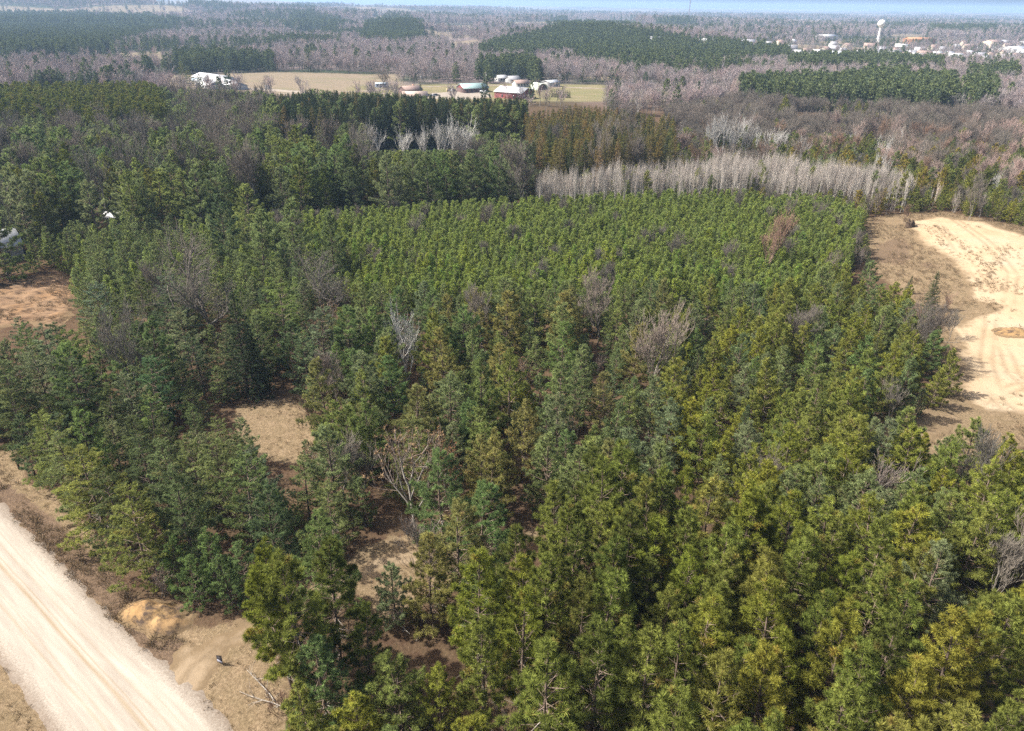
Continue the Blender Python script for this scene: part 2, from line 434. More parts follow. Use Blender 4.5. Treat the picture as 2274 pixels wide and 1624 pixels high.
def blades(rng, P, D, L, Wd, n, spread, tone, back=0.15):
    """n pointed blades at every P, fanning about D."""
    P = np.repeat(np.asarray(P, float), n, 0); D = np.repeat(np.asarray(D, float), n, 0); L = np.repeat(np.broadcast_to(L, (len(P) // n,)), n)
    m = len(P)
    d = unit(D + spread * rng.normal(size=(m, 3)))
    s = unit(np.cross(d, rng.normal(size=(m, 3))))
    L = L * rng.uniform(0.7, 1.2, m); w = (Wd * rng.uniform(0.7, 1.3, m))[:, None]
    base = P - d * (L * back)[:, None]; tip = P + d * L[:, None]
    V = np.stack([base - s * w * 0.5 + d * (L * .25)[:, None], base + s * w * 0.5 + d * (L * .25)[:, None], tip], 1).reshape(-1, 3)
    V[0::3] -= 0; Fc = np.arange(m * 3).reshape(-1, 3)
    t = np.repeat(np.repeat(tone, n) + rng.uniform(-.12, .12, m), 3)
    return V, Fc, np.clip(t, 0, 1)

# ------------------------------------------------------------------ tree builders: each returns (wood parts, crown parts)
def conifer(seed, H, cb, R, wh, nb, prof, elev, per_m, L, Wd, n, spread, leaf, bark, flat=0.5, wid=0.45, up=0.5, r0=0.16, sub=False, dead=0, lean=0.3, irr=0.25, start=0.3):
    rng = np.random.default_rng(seed)
    ns = 8
    zs = np.linspace(0, H, ns + 1)
    ax = np.cumsum(rng.normal(0, lean / ns, (ns + 1, 2)), 0); ax[0] = 0
    ax = ax * np.linspace(0, 1, ns + 1)[:, None]
    at_z = lambda z: np.stack([np.interp(z, zs, ax[:, 0]), np.interp(z, zs, ax[:, 1]), z], -1)
    TP = at_z(zs); TR = r0 * (1 - zs / H) ** 0.8 + 0.015
    wood = [(*tubes(TP[:-1], TP[1:], TR[:-1], TR[1:], 6), bark)]
    z = cb * H; S0, S1, SR = [], [], []; TPt, TD, TT = [], [], []; s0b, s1b = [], []
    while z < H * 0.985:
        t = (z - cb * H) / (H - cb * H)
        k = max(2, int(round(nb * (1 - 0.35 * t) + rng.normal(0, 0.6))))
        a0 = rng.uniform(0, 6.28)
        for i in range(k):
            a = a0 + i * 6.283 / k + rng.normal(0, 0.22)
            l = R * prof(t) * rng.uniform(1 - irr, 1 + irr * 0.7)
            if l < 0.15: continue
            e = elev(t) + rng.normal(0, 0.10)
            d = np.array([math.cos(a) * math.cos(e), math.sin(a) * math.cos(e), math.sin(e)])
            side = np.array([-math.sin(a), math.cos(a), 0.0])
            p0 = at_z(np.array(z + rng.normal(0, wh * .18)))
            mid = p0 + d * l * 0.55 + np.array([0, 0, -0.03 * l])
            p1 = p0 + d * l + np.array([0, 0, up * 0.15 * l])
            br = 0.018 + 0.012 * l
            S0 += [p0, mid]; S1 += [mid, p1]; SR += [(br, br * .65), (br * .65, br * .2)]
            m = max(2, int(l * per_m))
            u = start + (1.03 - start) * rng.uniform(0, 1, m) ** 0.75
            u[0] = 1.0
            sv = rng.uniform(-1, 1, m) * wid * l * np.clip(1.12 - u, 0.08, 1)
            base = np.where((u < .55)[:, None], p0 + (mid - p0) * (u / .55)[:, None], mid + (p1 - mid) * ((u - .55) / .45)[:, None])
            q = base + side * sv[:, None] + np.array([0, 0, 1.0]) * (rng.normal(0, 0.10 * (1.2 - flat), m) * l * .5 + np.abs(sv) * (0.12 if flat < .8 else -0.05))[:, None]
            td = unit(d[None] * 0.8 + side[None] * np.sign(sv)[:, None] * 0.55 + np.array([0, 0, up])[None])
            TPt.append(q); TD.append(td); TT.append(np.clip(rng.normal(0.45, 0.13) + rng.normal(0, .13, m), 0, 0.93) if rng.random() > 0.04 else np.full(m, 0.99))
            if sub:
                s0b.append(base); s1b.append(q)
        z += wh * rng.uniform(0.8, 1.25) * (1 - 0.4 * t)
    top = at_z(np.linspace(H * 0.9, H, 5)); TPt.append(top); TD.append(np.tile([[0, 0, 1.0]], (5, 1))); TT.append(rng.uniform(.4, .6, 5))
    S0, S1, SR = np.array(S0), np.array(S1), np.array(SR)
    wood.append((*tubes(S0, S1, SR[:, 0], SR[:, 1], 3), bark))
    if sub:
        a, b = np.concatenate(s0b), np.concatenate(s1b)
        wood.append((*tubes(a, b, np.full(len(a), .014), np.full(len(a), .008), 3), bark))
    if dead:
        zz = rng.uniform(0.12 * H, cb * H + 0.25 * H, dead); p0 = at_z(zz); a = rng.uniform(0, 6.28, dead); l = rng.uniform(.6, 2.3, dead)
        d = np.stack([np.cos(a), np.sin(a), rng.uniform(-.25, .3, dead)], 1)
        m_ = p0 + d * l[:, None] * .5; e_ = m_ + (d + rng.normal(0, .3, (dead, 3))) * l[:, None] * .5
        wood.append((*tubes(np.concatenate([p0, m_]), np.concatenate([m_, e_]), np.concatenate([np.full(dead, .035), np.full(dead, .024)]), np.concatenate([np.full(dead, .024), np.full(dead, .01)]), 3), 'dead_wood'))
    P, D, T = np.concatenate(TPt), np.concatenate(TD), np.concatenate(TT)
    V, Fc, tn = blades(rng, P, D, L, Wd, n, spread, T)
    return wood, [(V, Fc, leaf, tn)]

def red_pine(seed):
    return conifer(seed, 15, .26, 2.75, .85, 5, lambda t: min(1, .55 + t * 1.6) * (1 - t) ** .62 + .05, lambda t: -.05 + 0.9 * t, 6.8, .44, .046, 34, .95, 'needles_red_pine', 'bark_pine', .3, .45, .7, .17, True, 20, .5, .36, .5)

def scots_pine(seed):
    return conifer(seed, 11.5, .08, 3.5, .85, 5, lambda t: min(1, .62 + t * 1.3) * (1 - t) ** .72 + .05, lambda t: .02 + .75 * t, 10.5, .33, .046, 25, .85, 'needles_scots', 'bark_pine', .4, .5, .6, .15, False, 8, .5, .42, .4)

def jack_pine(seed):
    return conifer(seed, 9.5, .05, 3.1, .74, 5, lambda t: min(1, .7 + t) * (1 - t) ** .75 + .05, lambda t: .08 + .75 * t, 10, .34, .046, 25, .75, 'needles_jack', 'bark_pine', .35, .5, .7, .13, False, 5, .4, .45, .4)

def white_pine(seed):
    return conifer(seed, 13, .10, 4.2, 1.15, 5, lambda t: min(1, .8 + t * .6) * (1 - t) ** .6 + .06, lambda t: -.02 + .45 * t, 12, .33, .05, 24, .65, 'needles_white_pine', 'bark_pine', .92, .55, .35, .17, False, 12, .6, .35, .3)

def spruce(seed):
    return conifer(seed, 14, .03, 2.7, .42, 6, lambda t: (1 - t) ** .92 + .03, lambda t: -.18 + .55 * t, 6.5, .30, .08, 8, .55, 'needles_spruce', 'bark_spruce', .8, .38, .05, .17, False, 0, .2, .22, .15)

def young_pine(seed):
    return conifer(seed, 6, .04, 1.55, .42, 5, lambda t: min(1, .75 + t) * (1 - t) ** .7 + .06, lambda t: .15 + .8 * t, 7.5, .34, .08, 9, .6, 'needles_young', 'bark_pine', .4, .45, .8, .07, False, 0, .15, .3, .2)

def larch(seed):
    return conifer(seed, 15, .06, 2.6, .55, 5, lambda t: (1 - t) ** .8 + .05, lambda t: -.05 + .5 * t, 5.0, .38, .085, 8, .8, 'needles_larch', 'bark_pine', .5, .4, .3, .14, False, 0, .3, .3, .15)

def far_conifer(seed):
    w, c = conifer(seed, 15, .15, 3.4, 1.5, 5, lambda t: min(1, .7 + t) * (1 - t) ** .6 + .08, lambda t: .05 + .6 * t, 2.2, 1.0, .55, 5, .7, 'needles_far', 'bark_spruce', .5, .5, .5, .2, False, 0, .4, .3, .2)
    return w[:1], c

def bare(seed, H, spread, wood, twig, trunk=.28, kids=(4, 4, 4, 5), rt=.2, twr=.016, ang=.75, upb=.22, leaf=None, multi=1, wander=.16, kk=3):
    rng = np.random.default_rng(seed)
    big0, big1, bigr, tw0, tw1, twr_, LP, LD = [], [], [], [], [], [], [], []
    def grow(p, d, l, r, lev):
        ns = 4 if lev < 2 else 3
        pts = [p]
        for i in range(ns):
            d = unit(d + rng.normal(0, wander, 3) + np.array([0, 0, upb * .35]))
            q = pts[-1] + d * l / ns
            ra, rb = r * (1 - .5 * i / ns), r * (1 - .5 * (i + 1) / ns)
            (big0 if lev < 2 else tw0).append(pts[-1]); (big1 if lev < 2 else tw1).append(q); (bigr if lev < 2 else twr_).append((max(ra, twr), max(rb, twr * .8)))
            pts.append(q)
        if lev >= len(kids):
            if leaf: LP.append(pts[-1]); LD.append(d)
            return
        for k in range(kids[lev]):
            f = rng.uniform(.35 if lev else trunk, 1.0) if k else 1.0
            j = min(int(f * ns), ns - 1); s = pts[j] + (pts[j + 1] - pts[j]) * (f * ns - j)
            a = rng.uniform(0, 6.28); ref = unit(np.cross(d, rng.normal(size=3)))
            an = ang * rng.uniform(.55, 1.25) * (0.35 if k == 0 else 1)
            nd_ = unit(d * math.cos(an) + ref * math.sin(an) * spread + np.array([0, 0, upb]))
            grow(s, nd_, l * rng.uniform(.5, .78), r * (.52 if k else .68), lev + 1)
    for m in range(multi):
        a = rng.uniform(0, 6.28); t = 0.0 if multi == 1 else rng.uniform(.1, .45)
        grow(np.array([math.cos(a) * t, math.sin(a) * t, 0.0]), unit(np.array([math.cos(a) * t * .8, math.sin(a) * t * .8, 1.0])), H * .5 * (1 if multi == 1 else rng.uniform(.7, 1.1)), rt, 0)
    b = np.array(bigr); t = np.array(twr_)
    W_ = [(*tubes(big0, big1, b[:, 0], b[:, 1], 5), wood)]
    C_ = [(*tubes(tw0, tw1, t[:, 0], t[:, 1], kk), twig)]
    C_ = [(C_[0][0], C_[0][1], twig, np.full(len(C_[0][0]), .5))]
    if leaf and LP:
        V, Fc, tn = blades(rng, np.array(LP), np.array(LD), .22, .11, 9, 1.6, rng.uniform(.1, .9, len(LP)))
        C_.append((V, Fc, leaf, tn))
    return W_, C_

def bare_oak(seed): return bare(seed, 14, 1.25, 'bark_grey', 'twigs_grey', .35, (6, 5, 5, 4, 3), .30, .014, .9, .12, wander=.2)
def bare_hardwood(seed): return bare(seed, 11, .8, 'bark_grey', 'twigs_grey', .3, (6, 5, 4, 4, 3), .12, .019, .62, .3)
def white_birch(seed): return bare(seed, 12, .75, 'bark_white', 'bark_white', .25, (7, 5, 4), .13, .019, .55, .35, multi=3)
def brown_oak(seed): return bare(seed, 8, 1.0, 'bark_grey', 'twigs_brush', .2, (6, 5, 4), .12, .016, .8, .2, leaf='dead_leaves')
def brush(seed): return bare(seed, 3.6, .8, 'bark_grey', 'twigs_brush', .1, (4, 4, 4), .03, .011, .6, .3, multi=5)
def aspen(seed):
    rng = np.random.default_rng(seed)
    W_, C_ = bare(seed, 11, .5, 'bark_aspen', 'twigs_aspen', .45, (6, 4, 3), .085, .02, .5, .45, multi=1, wander=.08)
    for i in range(3):
        w2, c2 = bare(seed + 50 + i, 10, .5, 'bark_aspen', 'twigs_aspen', .45, (5, 4, 3), .075, .02, .5, .45, multi=1, wander=.08)
        o = np.array([rng.uniform(-1.6, 1.6), rng.uniform(-1.6, 1.6), 0])
        W_ += [(w2[0][0] + o, w2[0][1], w2[0][2])]; C_ += [(c2[0][0] + o, *c2[0][1:])]
    return W_, C_
def aspen_single(seed): return bare(seed, 15, .45, 'bark_aspen', 'twigs_aspen', .3, (9, 4, 3), .085, .017, .45, .5, wander=.06)
def far_hardwood(seed): return bare(seed, 13, .95, 'bark_grey', 'twigs_far', .3, (6, 5, 4), .2, .055, .75, .25, kk=3)

BUILD = dict(red_pine=(red_pine, 6), scots_pine=(scots_pine, 7), jack_pine=(jack_pine, 6), white_pine=(white_pine, 6), spruce=(spruce, 4), young_pine=(young_pine, 5), larch=(larch, 4),
             bare_oak=(bare_oak, 2), bare_tree=(bare_hardwood, 5), birch=(white_birch, 3), brown_oak=(brown_oak, 3), bush=(brush, 4), aspen=(aspen_single, 5))
PROTO = {}
def protos(kind):
    if kind not in PROTO:
        fn, n = BUILD[kind]
        PROTO[kind] = []
        for i in range(n):
            w, c = fn(1000 + 37 * i + sum(map(ord, kind)))
            PROTO[kind].append((mesh('trunk', w), mesh('crown', c), mesh(kind, w + c)))
    return PROTO[kind]

# ------------------------------------------------------------------ tagging
def tag(o, label=None, cat=None, group=None, kind=None):
    if label: o['label'] = label
    if cat: o['category'] = cat
    if group: o['group'] = group
    if kind: o['kind'] = kind
    return o

def link(name, me, parent=None, loc=None, rotz=0.0):
    o = bpy.data.objects.new(name, me); COL.objects.link(o)
    if parent is not None: o.parent = parent
    if loc is not None: o.location = loc
    if rotz: o.rotation_euler = (0, 0, rotz)
    return o

def empty(name, loc, rotz=0.0):
    o = bpy.data.objects.new(name, None); COL.objects.link(o)
    o.empty_display_size = 0.3
    o.location = loc; o.rotation_euler = (0, 0, rotz)
    return o

def structure(name, me):
    return tag(link(name, me), kind='structure')

# ------------------------------------------------------------------ ground sheet
ROAD_R = [(-163.9, 153.6), (-61.4, 71.1), (-24.6, 41.5), (24.0, 2.4)]
_rd = np.array([36.8, -29.6]) / 47.23; _rn = np.array([-.627, -.78])
ROAD_C = [tuple(np.array(p) + _rn * 4.0) for p in ROAD_R]
ROAD_HALF = 4.0
TRACK = W([(395, 1525), (425, 1480), (500, 1428), (590, 1390), (680, 1342), (760, 1292), (830, 1262), (900, 1240), (970, 1228), (1040, 1238), (1110, 1222), (1180, 1190)])
SANDHILL_PX = [(1985, 492), (2080, 482), (2180, 492), (2274, 520), (2420, 560), (2480, 760), (2420, 930), (2274, 945), (2200, 955), (2130, 975), (2060, 985), (1990, 1010), (1890, 1040), (1900, 1005), (1990, 965),
               (2060, 935), (2105, 890), (2095, 840), (2130, 770), (2110, 700), (2095, 660), (2130, 610), (2090, 575), (2035, 530)]
SANDHILL = W(SANDHILL_PX)
HILLGRASS = W([(1900, 545), (1930, 485), (1990, 475), (2090, 470), (2274, 505), (2450, 545), (2560, 800), (2450, 990), (2274, 985), (2060, 1040), (1880, 1050), (1900, 990), (2060, 900), (2080, 800), (2090, 720), (2010, 650), (1940, 600)])
DIRT = W([(-140, 655), (0, 640), (60, 622), (150, 608), (185, 640), (168, 690), (130, 735), (60, 722), (-140, 742)])
CLEARING = W([(515, 905), (585, 885), (655, 880), (700, 930), (735, 985), (715, 1025), (640, 1035), (550, 1000), (525, 950)])
VERGE = W([(-200, 1000), (40, 1000), (70, 1060), (160, 1120), (215, 1200), (255, 1290), (300, 1350), (440, 1395), (560, 1375), (600, 1400), (615, 1500), (650, 1640), (700, 1900), (-900, 1900), (-600, 1200)])
GLADE = W([(740, 1270), (800, 1225), (880, 1195), (960, 1190), (1090, 1190), (1110, 1250), (1040, 1290), (960, 1300), (930, 1345), (860, 1370), (780, 1310)])
FIELDS = [W([(310, 180), (360, 168), (600, 160), (885, 165), (890, 190), (860, 205), (560, 212), (310, 200)])]
LAWNS = [W([(780, 192), (930, 188), (1100, 186), (1330, 188), (1500, 205), (1480, 226), (1290, 226), (980, 226), (760, 216)])]
FARFIELDS = [W(p) for p in ([(345, 50), (400, 44), (470, 46), (440, 53), (360, 55)], [(985, 95), (1060, 88), (1080, 112), (1010, 122)], [(1110, 56), (1400, 48), (1420, 56), (1130, 68)], [(960, 62), (1100, 52), (1110, 62), (980, 74)], [(640, 78), (740, 72), (720, 84), (650, 88)],
             [(1400, 62), (1560, 66), (1600, 74), (1420, 74)], [(1700, 268), (1800, 258), (1960, 268), (1990, 292), (1880, 296), (1740, 300)], [(1820, 90), (2040, 82), (2060, 92), (1840, 98)], [(800, 50), (860, 48), (850, 60), (790, 62)], [(1480, 205), (1600, 212), (1640, 226), (1500, 226)], [(640, 20), (750, 17), (760, 24), (660, 26)], [(820, 44), (865, 42), (860, 47), (825, 48)], [(765, 62), (812, 60), (810, 67), (770, 68)], [(945, 62), (1044, 58), (1050, 76), (960, 76)], [(1165, 96), (1212, 93), (1210, 102), (1170, 104)], [(1235, 52), (1392, 50), (1400, 60), (1250, 58)], [(1610, 70), (1705, 68), (1700, 75), (1620, 76)], [(2026, 184), (2115, 186), (2110, 192), (2030, 190)], [(60, 118), (115, 116), (110, 124), (64, 125)])]
ORANGE = None

def ground():
    nr, nc = 560, 330
    Y = np.concatenate([np.linspace(-60, 24, 18)[:-1], np.geomspace(24, 17000, nr)])
    u = np.linspace(-1, 1, nc)
    u = u * (0.86 + 0.14 * u ** 2)
    Yg = np.repeat(Y[:, None], nc, 1)
    X = u[None] * (0.92 * np.maximum(Yg, 0) + 55)
    Z = gh(X, Yg)
    x, y = X.ravel(), Yg.ravel()
    V = np.stack([x, y, Z.ravel()], 1)
    n = len(Y); i = np.arange(n - 1)[:, None] * nc + np.arange(nc - 1)[None]
    Fq = np.stack([i, i + 1, i + 1 + nc, i + nc], -1).reshape(-1, 4)
    wob = (fbm(x, y, 6, 5, 3) - .5) * 5
    grass = np.zeros(len(x))
    for p, s in ((VERGE, 2.0), (CLEARING, 1.5), (HILLGRASS, 3.0), (GLADE, 2.0)):
        grass = np.maximum(grass, sstep(-s, s, sdf_poly(x, y, p) + wob * .4))
    field = np.zeros(len(x)); lawn = np.zeros(len(x))
    for p in FIELDS: field = np.maximum(field, sstep(-8, 8, sdf_poly(x, y, p) + wob * 2))
    for p in FARFIELDS: field = np.maximum(field, sstep(-12, 12, sdf_poly(x, y, p) + wob * 3))
    field = np.maximum(field, .9 * sstep(.615, .65, fbm(x, y, 420, 23, 3)) * sstep(700, 900, y))
    for p in LAWNS: lawn = np.maximum(lawn, sstep(-6, 6, sdf_poly(x, y, p) + wob))
    dr = line_dist(x, y, ROAD_R)
    side = (x - ROAD_R[1][0]) * -_rn[0] + (y - ROAD_R[1][1]) * -_rn[1]
    brushm = sstep(2.6, .6, np.abs(side - 1.7 + wob * .25)) * (sdf_poly(x, y, W([(-300, 900), (150, 1150), (420, 1440), (300, 1560), (-300, 1200)])) > 0)
    brushm = np.maximum(brushm, .6 * sstep(0, 4, -sdf_poly(x, y, SANDHILL)) * (sdf_poly(x, y, HILLGRASS) > 1) * sstep(.45, .6, fbm(x, y, 9, 77, 2)))
    far = sstep(420, 600, y)
    structure('ground', mesh('ground', [(V, Fq, 'ground_cover')], dict(grass=grass, field=field, lawn=lawn, brush=brushm, far=far)))
ground()

def sheet(name, bounds, res, sdfn, mat, lift, slope, cut=-.12, extra=None, seed=0, jag=.5, js=2.2, soft=.45, rut=None):
    """A sheet of its own over the ground where sdfn > 0, sinking under the ground at its ragged edge."""
    x0, x1, y0, y1 = bounds
    nx, ny = int((x1 - x0) / res) + 1, int((y1 - y0) / res) + 1
    X, Yg = np.meshgrid(np.linspace(x0, x1, nx), np.linspace(y0, y1, ny))
    x, y = X.ravel(), Yg.ravel()
    s = sdfn(x, y) + (fbm(x, y, js, seed, 3) - .5) * jag * 2
    z = gh(x, y) + np.clip(s * slope, cut, lift) + 0.004
    if extra: z = z + extra(x, y, s)
    i = np.arange(ny - 1)[:, None] * nx + np.arange(nx - 1)[None]
    Fq = np.stack([i, i + 1, i + 1 + nx, i + nx], -1).reshape(-1, 4)
    keep = (s[Fq] * slope > cut).any(1)
    Fq = Fq[keep]
    used = np.zeros(len(x), bool); used[Fq.ravel()] = True
    idx = np.cumsum(used) - 1
    return structure(name, mesh(name, [(np.stack([x, y, z], 1)[used], idx[Fq], mat)], dict(edge=np.clip(s * soft, 0, 1)[used], rut=(rut(x, y) if rut else np.zeros(len(x)))[used])))

def bnd(poly, m):
    p = np.array([q[:2] for q in poly]); return p[:, 0].min() - m, p[:, 0].max() + m, p[:, 1].min() - m, p[:, 1].max() + m

# gravel road: a strip with a crown, ruts and a ragged edge
def road():
    L = np.concatenate([np.arange(-128, -8, .9), np.arange(-8, 62, .33)]); C = np.linspace(-1, 1, 41)
    o = np.array(ROAD_R[1]) + _rn * ROAD_HALF
    l, c = np.meshgrid(L, C, indexing='ij')
    flare = 1 + .14 * np.exp(-((l - 42) / 7) ** 2) * (c > 0)
    hw = ROAD_HALF * 1.22
    x = o[0] + _rd[0] * l - _rn[0] * c * hw * flare; y = o[1] + _rd[1] * l - _rn[1] * c * hw * flare
    e = (1 - np.abs(c)) * hw + (fbm(x, y, 1.1, 91, 4) - .5) * 1.5 + (fbm(x, y, 6, 92, 2) - .5) * .8
    z = gh(x, y) + np.clip(e * .10 - .035, -.12, .08) + .05 * (1 - c ** 2)
    for p in (.30, .53, .36, .66):
        z = z - .02 * np.exp(-(((c + 1) / 2 - p) / .03) ** 2)
    nl, nc = l.shape; i = np.arange(nl - 1)[:, None] * nc + np.arange(nc - 1)[None]
    Fq = np.stack([i, i + nc, i + nc + 1, i + 1], -1).reshape(-1, 4)
    structure('gravel_road', mesh('gravel_road', [(np.stack([x.ravel(), y.ravel(), z.ravel()], 1), Fq, 'gravel_road')], dict(cross=(c.ravel() + 1) / 2, along=l.ravel())))
road()

def track_sdf(x, y):
    d = line_dist(x, y, TRACK)
    mouth = seg_dist(x, y, TRACK[0], TRACK[1])
    return np.maximum(1.55 - np.abs(d) * 1.0, 2.6 - mouth)
sheet('sandy_track', bnd(TRACK, 4), .22, track_sdf, 'track_sand', .035, .08, extra=lambda x, y, s: .02 * np.exp(-((line_dist(x, y, TRACK)) / .35) ** 2), jag=1.1, seed=5, js=1.8, soft=.6, rut=lambda x, y: .9 * np.exp(-(line_dist(x, y, TRACK) / .3) ** 2))
WHEEL = [W([(2300, 960), (2215, 890), (2190, 800), (2200, 720), (2190, 640), (2140, 570), (2085, 500)]), W([(2330, 900), (2250, 830), (2222, 750), (2240, 680), (2250, 610), (2200, 545), (2120, 488)]), W([(2000, 1000), (2100, 960), (2180, 890), (2260, 860), (2400, 850)])]
def wheel_ruts(x, y):
    r = np.zeros(len(x))
    for l in WHEEL:
        d = line_dist(x, y, l)
        r = np.maximum(r, np.exp(-((d - .9) / .38) ** 2) * sstep(.25, .6, fbm(x, y, 7, 3, 2)))
    return r * .75
ISLANDS = [(at(2150, 690), 5.5, 4.0), (at(2255, 570), 9, 7), (at(2110, 640), 5, 5), (at(2260, 680), 7, 4), (at(2200, 930), 6, 4)]
def sand_sdf(x, y):
    s = sdf_poly(x, y, SANDHILL)
    for c, a, b in ISLANDS: s = s - 7 * np.exp(-(((x - c[0]) / a) ** 2 + ((y - c[1]) / b) ** 2))
    return s
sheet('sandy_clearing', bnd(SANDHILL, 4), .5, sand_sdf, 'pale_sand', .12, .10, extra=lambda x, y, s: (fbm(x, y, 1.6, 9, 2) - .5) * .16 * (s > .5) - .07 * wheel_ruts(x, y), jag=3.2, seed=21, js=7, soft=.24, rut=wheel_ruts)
sheet('scraped_bank', bnd(DIRT, 3), .4, lambda x, y: sdf_poly(x, y, DIRT), 'scraped_dirt', .25, .12, extra=lambda x, y, s: (fbm(x * .5 + y * .3, y * 1.8 - x * .9, 1.5, 13, 3) - .5) * 1.1 * (s > .5), jag=2.2, seed=41, js=5)
LANES = [([(470, 204), (560, 209), (700, 207), (808, 203), (934, 194), (1107, 190), (1210, 194), (1275, 195), (1400, 200), (1495, 214), (1570, 217)], 2.6), ([(808, 204), (850, 208), (900, 214), (970, 219), (1040, 210), (1010, 200)], 2.4), ([(505, 196), (560, 198), (620, 202), (700, 207)], 6.5), ([(1555, 203), (1600, 207), (1660, 213)], 2.5)]
for i_, (pts, hw_) in enumerate(LANES):
    wl = W(pts)
    sheet('farm_lane', bnd(wl, 12), 2.2, lambda x, y: hw_ - line_dist(x, y, wl), 'lane_gravel', .30, .30, cut=-.3, jag=.9, seed=60 + i_, js=9)
YARD = W([(955, 208), (1010, 202), (1090, 206), (1098, 216), (1040, 222), (960, 220)])
sheet('gravel_yard', bnd(YARD, 8), 2.2, lambda x, y: sdf_poly(x, y, YARD), 'lane_gravel', .25, .2, cut=-.3, jag=2, seed=75, js=9)
for i_, (poly, mt) in enumerate((([(2112, 295), (2140, 290), (2150, 300), (2118, 304)], 'track_sand'), ([(1690, 310), (1760, 305), (1900, 308), (1890, 316), (1720, 318)], 'dug_sand'), ([(2018, 92), (2070, 92), (2072, 96), (2020, 96)], 'dug_sand'))):
    wp = W(poly)
    sheet('bare_sand_patch', bnd(wp, 10), 2.5, lambda x, y: sdf_poly(x, y, wp), mt, .3, .1, cut=-.3, jag=3, seed=80 + i_, js=12)

# ------------------------------------------------------------------ buildings
def box(x0, x1, y0, y1, z0, z1):
    V = np.array([(x, y, z) for z in (z0, z1) for x, y in ((x0, y0), (x1, y0), (x1, y1), (x0, y1))], float)
    return V, np.array([(0, 3, 2, 1), (4, 5, 6, 7), (0, 1, 5, 4), (1, 2, 6, 5), (2, 3, 7, 6), (3, 0, 4, 7)])

def gable_walls(w, d, h, rise):
    V = np.array([(-w / 2, -d / 2, -.6), (w / 2, -d / 2, -.6), (w / 2, d / 2, -.6), (-w / 2, d / 2, -.6), (-w / 2, -d / 2, h), (w / 2, -d / 2, h), (w / 2, d / 2, h), (-w / 2, d / 2, h), (-w / 2, 0, h + rise), (w / 2, 0, h + rise)], float)
    q = np.array([(0, 1, 5, 4), (2, 3, 7, 6), (1, 2, 6, 5), (3, 0, 4, 7)]); t = np.array([(5, 6, 9), (7, 4, 8)])
    return V, q, t

def gable_roof(w, d, h, rise, ov, th=.22):
    s = rise / (d / 2); x = w / 2 + ov; y = d / 2 + ov; ze = h - s * ov + .03; zr = h + rise + .03
    V = []
    for dz in (0, th):
        V += [(-x, -y, ze + dz), (x, -y, ze + dz), (x, 0, zr + dz), (-x, 0, zr + dz), (-x, y, ze + dz), (x, y, ze + dz)]
    q = [(6, 7, 8, 9), (9, 8, 11, 10), (1, 0, 3, 2), (2, 3, 4, 5), (0, 1, 7, 6), (5, 4, 10, 11), (1, 2, 8, 7), (2, 5, 11, 8), (3, 0, 6, 9), (4, 3, 9, 10)]
    return np.array(V, float), np.array(q)

def house(name, label, cat, pos, rotz, w, d, h, rise, wall, roof, ov=.5, group=None, wins=3, door=True, gable=None, chimney=False, winmat='dark_glass', bigdoor=False):
    o = tag(empty(name, (pos[0], pos[1], pos[2]), rotz), label, cat, group)
    V, q, t = gable_walls(w, d, h, rise)
    link('wall', mesh('wall', [(V, q, wall), (V, t, gable or wall)]), o)
    V, q = gable_roof(w, d, h, rise, ov)
    r = link('roof', mesh('roof', [(V, q, roof)]), o)
    if chimney:
        V, q = box(w * .18, w * .18 + .9, .3, 1.2, h + rise * .4, h + rise + .9); link('chimney', mesh('chimney', [(V, q, 'brick_wall')]), r)
    if wins:
        wv, wq = box(-.65, .65, -.05, .05, -.7, .7); wm = mesh('window', [(wv, wq, winmat)])
        for k in range(wins):
            x = -w / 2 + w * (k + .7) / (wins + .4)
            for sgn in (-1, 1):
                link('window', wm, o, (x, sgn * (d / 2 + .02), min(1.7, h * .6)))
        link('window', wm, o, (w / 2 + .02, 0, min(1.7, h * .6)), math.pi / 2)
    if door:
        dw, dh = (3.6, min(3.4, h * .85)) if bigdoor else (1.0, 2.1)
        V, q = box(w / 2, w / 2 + .06, -d * .25 - dw / 2, -d * .25 + dw / 2, 0, dh)
        link('door', mesh('door', [(V, q, 'white_paint' if wall != 'white_paint' else 'grey_wall')]), o)
    return o

def yaw_to(a, b):
    return math.atan2(b[1] - a[1], b[0] - a[0])

BLOCK = []    # (x, y, radius): keep trees out
def built(a, b, width):
    m = ((a[0] + b[0]) / 2, (a[1] + b[1]) / 2); L = math.hypot(a[0] - b[0], a[1] - b[1])
    n = max(1, int(L / 6))
    for k in range(n + 1):
        BLOCK.append((a[0] + (b[0] - a[0]) * k / n, a[1] + (b[1] - a[1]) * k / n, width / 2 + 4))
    return (m[0], m[1], float(gh(*m))), L

def long_building(name, label, cat, pa, pb, width, h, rise, wall, roof, **kw):
    a, b = at(*pa), at(*pb)
    pos, L = built(a, b, width); h *= .9; rise *= .8
    return house(name, label, cat, pos, yaw_to(a, b), L, width, h, rise, wall, roof, **kw)

